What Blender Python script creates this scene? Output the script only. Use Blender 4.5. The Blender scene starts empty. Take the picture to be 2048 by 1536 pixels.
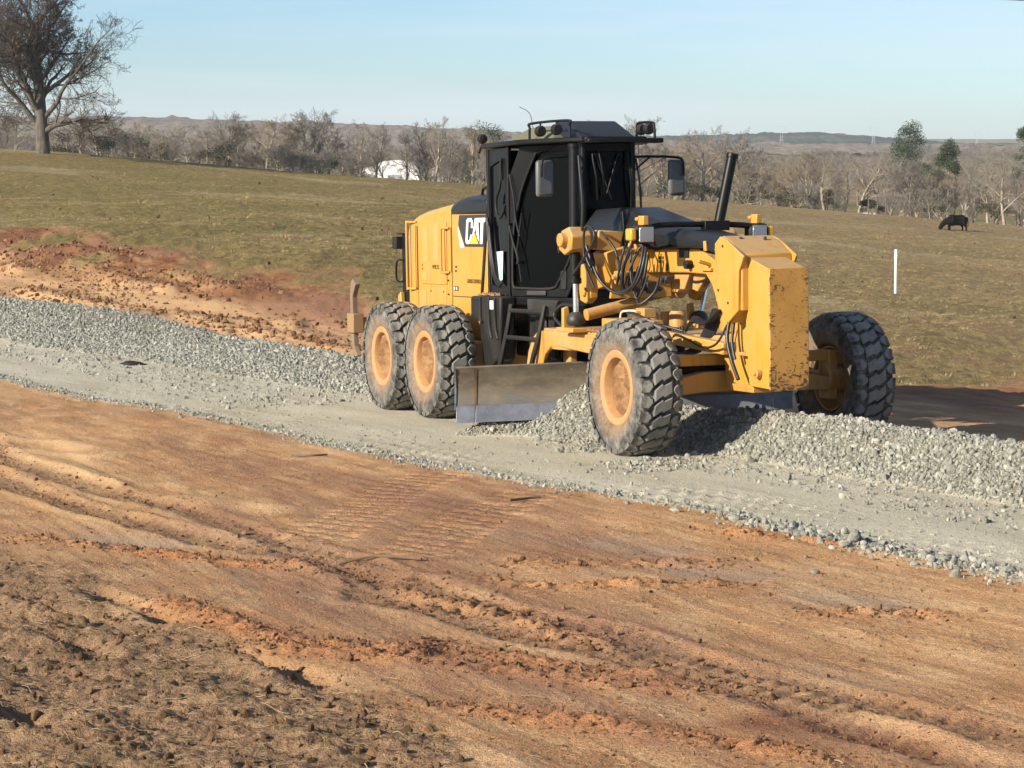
import bpy, bmesh, math, random
import numpy as np
from mathutils import Vector, Matrix
from math import sin, cos, pi, radians as rad

# ------------------------------------------------------------------ camera, sky, sun, exposure
SC = bpy.context.scene
COL = SC.collection
CAMZ = 3.121
HORIZON = math.atan((768 - 275) / 4724.5)
cam_d = bpy.data.cameras.new('camera')
cam = bpy.data.objects.new('camera', cam_d); COL.objects.link(cam)
cam.location = (0, 0, CAMZ)
cam.rotation_euler = (pi / 2 - HORIZON, 0, 0)
cam_d.sensor_width = 36.0
cam_d.lens = 36.0 * 4724.5 / 2048
cam_d.clip_start = 0.1
cam_d.clip_end = 60000
SC.camera = cam

SUN_EL = rad(23.0)
SUN_AZ = Vector((-0.825, -0.565, 0)).normalized()
w = bpy.data.worlds.new('World'); SC.world = w; w.use_nodes = True
nt = w.node_tree
sky = nt.nodes.new('ShaderNodeTexSky')
sky.sky_type = 'NISHITA'; sky.sun_disc = False
sky.sun_elevation = SUN_EL
sky.sun_rotation = math.atan2(SUN_AZ.x, SUN_AZ.y) % (2 * pi)
sky.altitude = 150; sky.air_density = 0.8; sky.dust_density = 0.35; sky.ozone_density = 4.6
bg = nt.nodes['Background']; bg.inputs['Strength'].default_value = 0.084
# thin streaky cirrus, all round the sky
tc = nt.nodes.new('ShaderNodeTexCoord')
mp = nt.nodes.new('ShaderNodeMapping'); mp.inputs['Scale'].default_value = (1.8, 2.4, 26.0)
mp.inputs['Rotation'].default_value = (0.06, 0.10, 0.3)
nz = nt.nodes.new('ShaderNodeTexNoise'); nz.inputs['Scale'].default_value = 1.3; nz.inputs['Detail'].default_value = 5; nz.inputs['Roughness'].default_value = .55
rp = nt.nodes.new('ShaderNodeValToRGB'); rp.color_ramp.elements[0].position = .44; rp.color_ramp.elements[1].position = .70
rp.color_ramp.elements[1].color = (.60, .60, .60, 1)
mx = nt.nodes.new('ShaderNodeMix'); mx.data_type = 'RGBA'
mx.inputs[7].default_value = (5.5, 6.1, 6.4, 1)
nt.links.new(tc.outputs['Generated'], mp.inputs[0]); nt.links.new(mp.outputs[0], nz.inputs['Vector'])
nt.links.new(nz.outputs[0], rp.inputs[0]); nt.links.new(rp.outputs[0], mx.inputs[0])
nt.links.new(sky.outputs[0], mx.inputs[6]); nt.links.new(mx.outputs[2], bg.inputs[0])

sun_d = bpy.data.lights.new('sun', 'SUN'); sun_d.energy = 5.0; sun_d.angle = rad(0.53); sun_d.color = (1, .90, .755)
sun = bpy.data.objects.new('sun', sun_d); COL.objects.link(sun)
sdir = Vector((SUN_AZ.x * cos(SUN_EL), SUN_AZ.y * cos(SUN_EL), sin(SUN_EL)))
sun.rotation_euler = sdir.to_track_quat('Z', 'Y').to_euler(); sun.location = sdir * 100
vs = SC.view_settings
vs.view_transform = 'Standard'; vs.look = 'None'; vs.exposure = 0.80; vs.gamma = 1.0; vs.use_curve_mapping = False
SC.cycles.max_bounces = 4; SC.cycles.diffuse_bounces = 2; SC.cycles.glossy_bounces = 2
SC.cycles.transparent_max_bounces = 8; SC.cycles.volume_bounces = 0
SC.cycles.use_denoising = True
SC.cycles.use_adaptive_sampling = True; SC.cycles.adaptive_threshold = .02
random.seed(7); RNG = np.random.default_rng(7)

# ------------------------------------------------------------------ helpers
def link_node(nt, a, b): nt.links.new(a, b)

class NT:
    """small node-tree writer"""
    def __init__(self, m):
        self.m = m; m.use_nodes = True; self.t = m.node_tree
        self.b = self.t.nodes['Principled BSDF']; self.out = self.t.nodes['Material Output']
    def n(self, typ, **kw):
        nd = self.t.nodes.new(typ)
        for k, v in kw.items():
            if k.startswith('_'): setattr(nd, k[1:], v)
            else: nd.inputs[k.replace('__', ' ')].default_value = v
        return nd
    def l(self, a, b): self.t.links.new(a, b)
    def coord(self, kind='Object'):
        return self.n('ShaderNodeTexCoord').outputs[kind]
    def noise(self, vec, scale, detail=4, rough=.6, stretch=None, distort=0):
        if stretch:
            mp = self.n('ShaderNodeMapping'); mp.inputs['Scale'].default_value = stretch
            self.l(vec, mp.inputs[0]); vec = mp.outputs[0]
        nd = self.n('ShaderNodeTexNoise'); nd.inputs['Scale'].default_value = scale
        nd.inputs['Detail'].default_value = detail; nd.inputs['Roughness'].default_value = rough
        nd.inputs['Distortion'].default_value = distort
        self.l(vec, nd.inputs['Vector']); return nd.outputs[0]
    def ramp(self, fac, a, b, ca=(0, 0, 0, 1), cb=(1, 1, 1, 1)):
        r = self.n('ShaderNodeValToRGB'); e = r.color_ramp.elements
        e[0].position = a; e[1].position = b; e[0].color = ca; e[1].color = cb
        self.l(fac, r.inputs[0]); return r.outputs[0]
    def math(self, op, a, b=None, clamp=False):
        m = self.n('ShaderNodeMath'); m.operation = op; m.use_clamp = clamp
        for i, v in enumerate((a, b)):
            if v is None: continue
            if isinstance(v, (int, float)): m.inputs[i].default_value = v
            else: self.l(v, m.inputs[i])
        return m.outputs[0]
    def mix(self, fac, a, b, blend='MIX'):
        m = self.n('ShaderNodeMix'); m.data_type = 'RGBA'; m.blend_type = blend
        for s, v in ((0, fac), (6, a), (7, b)):
            if isinstance(v, (int, float)): m.inputs[s].default_value = v
            elif isinstance(v, tuple): m.inputs[s].default_value = (v + (1,))[:4]
            else: self.l(v, m.inputs[s])
        return m.outputs[2]
    def bump(self, h, strength=.5, dist=.02, normal=None):
        b = self.n('ShaderNodeBump'); b.inputs['Strength'].default_value = strength; b.inputs['Distance'].default_value = dist
        self.l(h, b.inputs['Height'])
        if normal is not None: self.l(normal, b.inputs['Normal'])
        self.l(b.outputs[0], self.b.inputs['Normal']); return b.outputs[0]
    def base(self, c):
        if isinstance(c, tuple): self.b.inputs['Base Color'].default_value = (c + (1,))[:4]
        else: self.l(c, self.b.inputs['Base Color'])
    def set(self, **kw):
        for k, v in kw.items():
            s = self.b.inputs[k.replace('__', ' ')]
            if isinstance(v, (int, float)): s.default_value = v
            else: self.l(v, s)

MATS = {}
def material(name):
    m = bpy.data.materials.new(name); MATS[name] = m; return NT(m)

def simple(name, col, rough=.6, metal=0, var=.12, scale=6, bump=0, bscale=60, coat=0, spec=.5):
    k = material(name); c = k.coord()
    nz = k.noise(c, scale, 5, .65)
    lo = tuple(max(0, v * (1 - var)) for v in col); hi = tuple(min(1, v * (1 + var)) for v in col)
    k.base(k.mix(k.ramp(nz, .3, .7), lo, hi))
    k.set(Roughness=rough, Metallic=metal); k.b.inputs['Coat Weight'].default_value = coat
    k.b.inputs['Specular IOR Level'].default_value = spec
    if bump: k.bump(k.noise(c, bscale, 4, .6), bump, .01)
    return k.m

def dusty(name, col, dust=(.42, .30, .17), rough=.42, amount=.35, top=.55, spots=0, spec=.5, streak=.0):
    """paint with thin dust that gathers on upward faces"""
    k = material(name); c = k.coord()
    n1 = k.noise(c, 2.2, 6, .7); n2 = k.noise(c, 14, 5, .7)
    geo = k.n('ShaderNodeNewGeometry'); sep = k.n('ShaderNodeSeparateXYZ'); k.l(geo.outputs['Normal'], sep.inputs[0])
    up = k.math('MULTIPLY', k.ramp(sep.outputs[2], .35, .95), top)
    d = k.math('MULTIPLY', k.ramp(n1, .40, .75), amount)
    d = k.math('ADD', d, k.math('MULTIPLY', up, k.ramp(n2, .15, .6)), True)
    base = k.mix(k.ramp(n2, .35, .7), tuple(v * .93 for v in col), col)
    cc = k.mix(d, base, dust)
    st = k.noise(c, 9, 4, .7, (1, 1, .12)); cc = k.mix(k.math('MULTIPLY', k.ramp(st, .54, .72), streak), cc, tuple(v * .42 for v in col))
    if spots:
        v = k.noise(c, 38, 3, .8)
        cc = k.mix(k.ramp(v, .70 - spots * .05, .74), cc, (.05, .025, .012))
    k.base(cc); k.set(Roughness=k.math('ADD', k.math('MULTIPLY', d, .4), rough, True))
    k.b.inputs['Specular IOR Level'].default_value = spec
    k.bump(n2, .08, .01)
    return k.m

class MB:
    """collects geometry for one mesh"""
    def __init__(self): self.v = []; self.f = []
    def add(self, vs, fs):
        o = len(self.v); self.v += [tuple(p) for p in vs]; self.f += [tuple(i + o for i in f) for f in fs]; return self
    def box(self, c, s, rot=None):
        hx, hy, hz = s[0] / 2, s[1] / 2, s[2] / 2
        vs = [Vector((x, y, z)) for x in (-hx, hx) for y in (-hy, hy) for z in (-hz, hz)]
        if rot is not None: vs = [rot @ p for p in vs]
        vs = [p + Vector(c) for p in vs]
        return self.add(vs, [(0, 1, 3, 2), (4, 6, 7, 5), (0, 4, 5, 1), (2, 3, 7, 6), (0, 2, 6, 4), (1, 5, 7, 3)])
    def bb(self, x0, x1, y0, y1, z0, z1):
        return self.box(((x0 + x1) / 2, (y0 + y1) / 2, (z0 + z1) / 2), (abs(x1 - x0), abs(y1 - y0), abs(z1 - z0)))
    def prism(self, poly, off, fn):
        """poly: 2-D points; fn(a,b,t) -> 3-D; extruded from t=off[0] to off[1]"""
        n = len(poly)
        vs = [fn(a, b, off[0]) for a, b in poly] + [fn(a, b, off[1]) for a, b in poly]
        fs = [tuple(range(n - 1, -1, -1)), tuple(range(n, 2 * n))] + [(i, (i + 1) % n, n + (i + 1) % n, n + i) for i in range(n)]
        return self.add(vs, fs)
    def side(self, poly, y0, y1):       # polygon in x-z, extruded along y
        return self.prism(poly, (y0, y1), lambda a, b, t: (a, t, b))
    def front(self, poly, x0, x1):      # polygon in y-z, extruded along x
        return self.prism(poly, (x0, x1), lambda a, b, t: (t, a, b))
    def plan(self, poly, z0, z1):
        return self.prism(poly, (z0, z1), lambda a, b, t: (a, b, t))
    def tube(self, pts, r, n=8, caps=True):
        pts = [Vector(p) for p in pts]
        rs = r if isinstance(r, (list, tuple)) else [r] * len(pts)
        up = None; rings = []
        for i, p in enumerate(pts):
            d = (pts[min(i + 1, len(pts) - 1)] - pts[max(i - 1, 0)])
            if d.length < 1e-9: d = Vector((0, 0, 1))
            d.normalize()
            if up is None: up = d.orthogonal().normalized()
            up = (up - d * up.dot(d))
            if up.length < 1e-6: up = d.orthogonal()
            up.normalize(); s = d.cross(up)
            rings.append([p + (up * cos(2 * pi * k / n) + s * sin(2 * pi * k / n)) * rs[i] for k in range(n)])
        vs = [q for rg in rings for q in rg]; fs = []
        for i in range(len(pts) - 1):
            for k in range(n):
                a = i * n + k; b = i * n + (k + 1) % n
                fs.append((a, b, b + n, a + n))
        if caps:
            fs.append(tuple(range(n - 1, -1, -1))); m = (len(pts) - 1) * n; fs.append(tuple(m + k for k in range(n)))
        return self.add(vs, fs)
    def cyl(self, p0, p1, r, n=16): return self.tube([p0, p1], r, n)
    def lathe(self, prof, n=32, c=(0, 0, 0), axis='y', closed=False):
        """prof: (radius, offset along axis)"""
        vs = []; m = len(prof)
        for k in range(n):
            a = 2 * pi * k / n
            for r, t in prof:
                if axis == 'y': p = (r * cos(a), t, r * sin(a))
                elif axis == 'x': p = (t, r * cos(a), r * sin(a))
                else: p = (r * cos(a), r * sin(a), t)
                vs.append((p[0] + c[0], p[1] + c[1], p[2] + c[2]))
        fs = []
        for k in range(n):
            for j in range(m - 1 + (1 if closed else 0)):
                a = k * m + j; b = k * m + (j + 1) % m; c2 = ((k + 1) % n) * m + j; d = ((k + 1) % n) * m + (j + 1) % m
                fs.append((a, b, d, c2))
        return self.add(vs, fs)
    def mesh(self, name):
        me = bpy.data.meshes.new(name); me.from_pydata(self.v, [], self.f); me.validate(); me.update()
        bm = bmesh.new(); bm.from_mesh(me); bmesh.ops.recalc_face_normals(bm, faces=bm.faces); bm.to_mesh(me); bm.free()
        return me
    def build(self, name, mat, parent=None, bevel=0, smooth=None, seg=2):
        me = self.mesh(name); return obj(name, me, mat, parent, bevel, smooth, seg)

def obj(name, me, mat=None, parent=None, bevel=0, smooth=None, seg=2):
    o = bpy.data.objects.new(name, me); COL.objects.link(o)
    if mat is not None and not me.materials: me.materials.append(MATS[mat] if isinstance(mat, str) else mat)
    if parent is not None: o.parent = parent
    if bevel:
        md = o.modifiers.new('bevel', 'BEVEL'); md.width = bevel; md.segments = seg; md.limit_method = 'ANGLE'; md.angle_limit = rad(38)
        if smooth is None: smooth = 35
    if smooth: me.shade_smooth(); me.set_sharp_from_angle(angle=rad(smooth))
    return o

def tag(o, label=None, cat=None, group=None, kind=None):
    if label: o['label'] = label
    if cat: o['category'] = cat
    if group: o['group'] = group
    if kind: o['kind'] = kind
    return o

def empty(name, loc=(0, 0, 0), rz=0):
    o = bpy.data.objects.new(name, None); COL.objects.link(o); o.location = loc; o.rotation_euler = (0, 0, rz)
    o.empty_display_size = .2
    return o

def copy_tree(o, parent=None):
    c = o.copy(); COL.objects.link(c)
    if parent is not None: c.parent = parent
    for ch in list(o.children):
        copy_tree(ch, c)
    return c

def smooth_path(pts, k=6):
    """Catmull-Rom through points"""
    P = [Vector(p) for p in pts]; out = []
    for i in range(len(P) - 1):
        a = P[max(i - 1, 0)]; b = P[i]; c = P[i + 1]; d = P[min(i + 2, len(P) - 1)]
        for j in range(k):
            t = j / k
            out.append(.5 * ((2 * b) + (c - a) * t + (2 * a - 5 * b + 4 * c - d) * t * t + (3 * b - a - 3 * c + d) * t ** 3))
    out.append(P[-1]); return out

# ---- numpy gradient noise
_PERM = np.random.default_rng(3).permutation(512).astype(np.int64)
_PERM = np.concatenate([_PERM, _PERM, _PERM])
_GA = np.random.default_rng(4).uniform(0, 2 * np.pi, 512); _GX = np.cos(_GA); _GY = np.sin(_GA)
def perlin(x, y):
    xi = np.floor(x).astype(np.int64); yi = np.floor(y).astype(np.int64)
    xf = x - xi; yf = y - yi
    u = xf * xf * xf * (xf * (xf * 6 - 15) + 10); v = yf * yf * yf * (yf * (yf * 6 - 15) + 10)
    def g(ix, iy, dx, dy):
        h = _PERM[_PERM[ix & 511] + (iy & 511)]
        return _GX[h] * dx + _GY[h] * dy
    a = g(xi, yi, xf, yf); b = g(xi + 1, yi, xf - 1, yf); c = g(xi, yi + 1, xf, yf - 1); d = g(xi + 1, yi + 1, xf - 1, yf - 1)
    return (a + u * (b - a)) + v * ((c + u * (d - c)) - (a + u * (b - a)))
def fbm(x, y, oct=4, gain=.5, lac=2.03):
    s = 0; a = 1
    for i in range(oct):
        s = s + a * perlin(x + 17.3 * i, y - 9.1 * i); x = x * lac; y = y * lac; a *= gain
    return s * 1.4
def sstep(a, b, x):
    t = np.clip((x - a) / (b - a), 0, 1); return t * t * (3 - 2 * t)
CTRL = np.array([[46.54,215.0,-5.33],[27.97,215.0,-3.79],[10.26,215.0,-2.52],[-3.36,215.0,-1.39],[-14.69,215.0,-0.71],[-28.28,215.0,0.42],[-42.3,215.0,1.77],[-59.95,215.0,2.45],[60.21,215.0,-6.6],[13.02,80.0,-2.16],[38.8,206.0,-4.98],[14.16,62.0,-1.66],[9.3,50.0,-1.16],[4.39,55.0,-1.12],[13.02,48.0,-1.4],[-16.89,78.0,-0.08],[-25.94,120.0,-0.03],[-8.72,66.0,-0.28],[-3.57,52.0,-0.11],[-6.5,95.0,-0.37],[-17.07,120.0,-0.03],[-0.48,95.0,-0.98],[-25.18,90.0,-0.19],[-36.33,130.0,-0.02],[-13.46,62.0,-1.09],[-19.64,70.0,-1.23],[-14.75,68.0,-0.75],[-16.56,44.97,-1.07],[-11.94,46.89,-1.07],[-8.25,48.44,-1.07],[-4.56,49.98,-1.07],[-13.86,38.51,-0.79],[-9.24,40.44,-0.79],[-5.55,41.98,-0.79],[-1.86,43.52,-0.79],[-11.16,32.05,-0.52],[-6.55,33.98,-0.52],[-2.85,35.52,-0.52],[0.84,37.06,-0.52],[-8.46,25.59,-0.24],[-3.85,27.52,-0.24],[-0.15,29.06,-0.24],[3.54,30.6,-0.24],[-6.14,20.05,0.0],[-1.53,21.98,0.0],[2.16,23.52,0.0],[5.85,25.07,0.0],[-3.83,14.52,0.24],[0.78,16.45,0.24],[4.47,17.99,0.24],[8.16,19.53,0.24],[-1.52,8.98,0.48],[3.1,10.91,0.48],[6.79,12.45,0.48],[10.48,14.0,0.48],[1.57,1.6,0.79],[6.18,3.53,0.79],[9.87,5.07,0.79],[-6.0,3.0,1.2],[0.0,2.0,1.35],[6.0,3.0,1.4],[12.0,12.0,0.6],[-8.0,14.0,0.5]])
FE = {
 'rut_a': [(-6.5,28.12),(-5.27,24.11),(-4.71,22.86),(-3.96,21.37),(-2.58,19.0),(-1.75,17.16),(-1.11,16.11),(-0.72,15.03),(-0.67,15.19),(-0.15,13.99),(0.2,13.61),(0.52,13.25),(0.91,12.41),(0.95,12.43),(1.27,11.84),(1.5,11.34),(1.73,10.93),(2.02,10.52),(2.23,10.07)],
 'rut_b': [(-5.69,24.57),(-4.77,21.79),(-3.62,19.49),(-2.76,18.13),(-2.19,17.19),(-1.55,16.53),(-0.93,15.38),(-0.88,14.41),(-0.39,13.94),(0.08,13.09),(0.5,12.63),(0.88,11.96),(0.91,11.98),(1.11,11.58),(1.32,11.08),(1.43,10.81),(1.63,10.33),(1.82,9.93),(1.93,9.6)],
 'clay_a': [(-3.84,17.49),(-3.51,17.3),(-2.87,16.94),(-2.37,16.42),(-1.92,16.14),(-1.49,15.91),(-1.07,15.56)],
 'clay_b': [(-2.24,14.64),(-1.61,13.52),(-1.34,13.08),(-0.99,12.81),(-0.6,12.43),(-0.34,12.19),(0.17,11.83),(0.65,11.49),(1.02,11.25)],
 'clay_b2': [(-1.5,13.02),(-1.2,12.7),(-0.59,12.27),(-0.46,12.81),(-0.35,12.62),(0.07,12.27),(0.47,11.94),(0.86,11.69),(1.09,11.51)],
 'clay_c': [(-0.42,11.19),(0.06,10.87),(0.42,10.62),(0.84,10.26),(1.16,9.98),(1.45,9.67)],
 'dark_a': [(-2.85,15.18),(-2.6,14.76),(-2.3,14.25),(-1.94,13.55)],
 'dark_b': [(-1.65,12.88),(-1.44,12.51),(-1.26,12.22),(-1.06,11.88),(-0.88,11.56)],
 'dark_c': [(-2.97,14.34),(-2.72,13.96),(-2.59,13.75)],
 'dark_d': [(-2.67,13.24),(-2.41,12.92),(-2.14,12.31)],
 'dark_e': [(-2.27,10.74),(-2.06,10.53),(-1.96,10.53)],
 'crumb_a': [(-0.24,16.03),(0.09,15.86),(0.49,15.75),(0.89,15.81),(1.22,15.86),(1.6,15.64)],
 'crumb_b': [(-0.29,15.33),(0.09,14.87),(0.46,14.81),(0.83,14.79),(1.2,14.8),(1.51,14.73)],
 'crumb_c': [(1.64,13.71),(1.92,13.68),(2.26,13.64),(2.68,13.42)],
 'crumb_d': [(-0.78,14.71),(-0.4,14.38),(-0.03,13.91),(0.3,13.01),(0.62,12.86)],
 'crumb_e': [(1.45,17.47),(1.81,16.99),(2.15,16.85),(2.57,16.39)],
 'sand_a': [(-6.3,27.27),(-5.78,26.47),(-5.34,25.97),(-4.97,25.67),(-4.29,24.38)],
 'sand_b': [(-5.38,25.09),(-5.07,24.33),(-4.67,23.4),(-4.3,22.67),(-3.95,21.89),(-3.7,21.39),(-3.44,20.78)],
 'sand_c': [(-3.07,20.17),(-2.32,19.52),(-1.61,18.9)],
 'sand_d': [(-5.12,24.56),(-3.97,23.57)],
 'bank_a': [(-16.89,78.02),(-15.07,74.66),(-14.01,72.99)],
 'bank_b': [(-14.84,70.29),(-13.64,66.96)],
 'bank_c': [(-11.56,65.22),(-9.66,60.67),(-8.05,57.44)],
 'bank_d': [(-13.04,62.96),(-9.92,55.16),(-7.48,50.93),(-4.82,47.62),(-2.58,41.34)],
 'bank_e': [(-15.86,73.2),(-14.75,72.3),(-13.29,70.25),(-11.42,65.45)],
 'bank_f': [(-9.69,64.06),(-8.8,62.56),(-7.56,59.1),(-6.35,55.1)],
 'bank_g': [(-13.95,73.76),(-12.61,71.46),(-11.42,68.8)],
 'bank_h': [(-7.57,51.39),(-5.53,49.72),(-4.26,49.63)],
 'track_a': [(-1.54,17.04),(-1.28,18.49),(-1.02,20.35),(-0.66,21.88)],
 'track_b': [(-0.79,16.18),(-0.55,17.26),(-0.29,18.49),(0.0,19.48),(0.29,20.29)],
 'wet': [(0.94,10.85),(1.14,10.64),(1.39,10.44),(1.61,10.2),(1.9,9.88)],
 'grey_a': [(0.39,17.35),(0.81,16.87),(1.17,16.05)],
 'grey_b': [(1.13,15.52),(1.55,15.21)],
 'grey_c': [(1.11,15.55),(1.45,15.26),(1.79,14.89)],
 'grey_d': [(1.94,14.25),(2.2,14.0)],
 'grey_e': [(-3.43,17.67),(-2.77,17.21),(-2.16,16.97)],
 'grass_edge': [(-24.01,92.86),(-17.5,80.87),(-15.0,76.77),(-12.67,72.68),(-10.57,68.95),(-8.83,66.89),(-6.65,62.3),(-4.57,56.16),(-3.36,52.17),(-2.36,49.63),(-1.18,44.79),(0.62,38.64),(2.76,34.49),(5.5,33.77),(6.28,33.69),(7.59,34.84),(9.56,36.65)],
 'straw_edge': [(-4.54,17.3),(-3.77,17.19),(-2.9,15.55),(-2.07,13.89),(-1.59,12.85),(-1.09,11.94),(-0.69,11.26),(-0.47,10.76),(-0.16,9.69),(0.05,9.05)],
}
# ------------------------------------------------------------------ ground
MX, MY, MYAW, MPIT = 2.159, 23.525, rad(-67.316), rad(2.274)   # where the grader's front axle stands
CY, SY = cos(MYAW), sin(MYAW)
def to_uv(X, Y):            # road coordinates: u forward along the machine, v across (camera side negative)
    return (X - MX) * CY + (Y - MY) * SY, -(X - MX) * SY + (Y - MY) * CY
def from_uv(u, v): return MX + u * CY - v * SY, MY + u * SY + v * CY
def _tps(p, lam=20.0):
    n = len(p); d = np.hypot(p[:, None, 0] - p[None, :, 0], p[:, None, 1] - p[None, :, 1])
    K = np.where(d > 0, d * d * np.log(d + 1e-9), 0) + lam * np.eye(n)
    Pm = np.c_[np.ones(n), p[:, :2]]
    return np.linalg.solve(np.block([[K, Pm], [Pm.T, np.zeros((3, 3))]]), np.r_[p[:, 2], 0, 0, 0])
_TW = _tps(CTRL)
def h_base(X, Y):
    Yc = np.clip(Y, 1, 228); Xc = np.clip(X, -90, 90)
    z = _TW[-3] + _TW[-2] * Xc + _TW[-1] * Yc
    for i, (a, b, _) in enumerate(CTRL):
        r2 = (Xc - a) ** 2 + (Yc - b) ** 2
        z = z + _TW[i] * .5 * r2 * np.log(r2 + 1e-12)
    t = sstep(222, 332, Y)
    far = -10 + 3.0 * fbm(X / 160, Y / 220, 2) * sstep(330, 500, Y) + 2.5 * sstep(1200, 2600, Y)
    return z * (1 - t) + t * far

def seg_dist(X, Y, line, reach):
    """distance to a polyline and arc length along it (inf outside reach)"""
    best = np.full(X.shape, 1e9); arc = np.zeros(X.shape); side = np.zeros(X.shape); s0 = 0.
    for (x0, y0), (x1, y1) in zip(line[:-1], line[1:]):
        dx, dy = x1 - x0, y1 - y0; L = math.hypot(dx, dy)
        if L < 1e-6: continue
        m = (X > min(x0, x1) - reach) & (X < max(x0, x1) + reach) & (Y > min(y0, y1) - reach) & (Y < max(y0, y1) + reach)
        if m.any():
            px, py = X[m] - x0, Y[m] - y0
            t = np.clip((px * dx + py * dy) / L / L, 0, 1)
            d = np.hypot(px - t * dx, py - t * dy); b = best[m]; k = d < b
            a = arc[m]; a[k] = s0 + t[k] * L; arc[m] = a
            sd = side[m]; sd[k] = np.sign(dx * py - dy * px)[k]; side[m] = sd
            b[k] = d[k]; best[m] = b
        s0 += L
    return best, arc, side, s0

def edge_near(u): return np.interp(u, [-60, -40, -27, -16, -10.8, -7.4, -1.8, 1.4, 3.9, 9, 14], [-8, -5.6, -4.7, -4.3, -4.0, -3.45, -3.35, -3.0, -2.55, -2.45, -2.4])
def edge_far(u): return np.interp(u, [-62, -41, -35, -30, -27, -23, -18, -9, -4, -2.6, 0, 10], [-1.6, .1, .6, 1.3, 1.9, 2.2, 2.0, 1.6, 1.5, 1.3, 1.15, 1.2])

def windrow(u, v):
    """height of the loose gravel above the road bed"""
    n = .06 * perlin(u * 1.3, v * 1.3 + 5) + .03 * perlin(u * 4, v * 4)
    # ahead of the blade: a long ridge between the front wheels
    c = np.interp(u, [-3, -1.2, 0, 3, 6, 12], [.10, .22, .30, .38, .50, .55])
    top = np.interp(u, [-2.9, -2.55, -1.9, -1.0, 0, 2, 8, 14], [0, .26, .30, .32, .37, .38, .41, .41])
    d = np.abs(v - c)
    front = np.clip(top - np.maximum(d - .10, 0) * np.where(v < c, .66, .75) + n * .6, 0, None) * sstep(-2.95, -2.5, u)
    # behind the machine: a wide loose bank
    nb = np.interp(u, [-60, -40, -27, -22, -16, -8.7, -7], [-4.8, -3.2, -1.95, -1.3, -1.2, -.8, -.75]); fb = edge_far(u)
    hgt = np.interp(u, [-60, -30, -16, -10, -8.2], [.20, .20, .20, .18, .0])
    bank = np.clip(np.minimum((v - nb) * .10, (fb - v) * .55), 0, None)
    bank = hgt * (1 - np.exp(-bank / np.maximum(hgt, .02))) * 1.15 + n * .35 * sstep(0, .1, bank)
    bank = np.where(hgt > .001, np.clip(bank, 0, None), 0)
    # what has slipped under and past the blade
    bs = (u + 2.30) * .4363 + (v + .05) * .8998 + 1.83; bn = (u + 2.30) * .8998 - (v + .05) * .4363
    slip = np.clip(.15 + .030 * bs - np.abs(bn - .05) * .75 + n * .5, 0, .25) * sstep(-.05, .35, bs) * sstep(3.7, 3.2, bs)
    heap = np.clip(.60 - np.abs(bs - 1.55) * np.where(bs < 1.55, .58, .62) - np.maximum(bn - .05, 0) * .48 + n * .6, 0, None) * (bn > -.02)
    return np.maximum(np.maximum(np.maximum(front, bank * sstep(-7.8, -9.0, u)), slip), heap)

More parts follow.
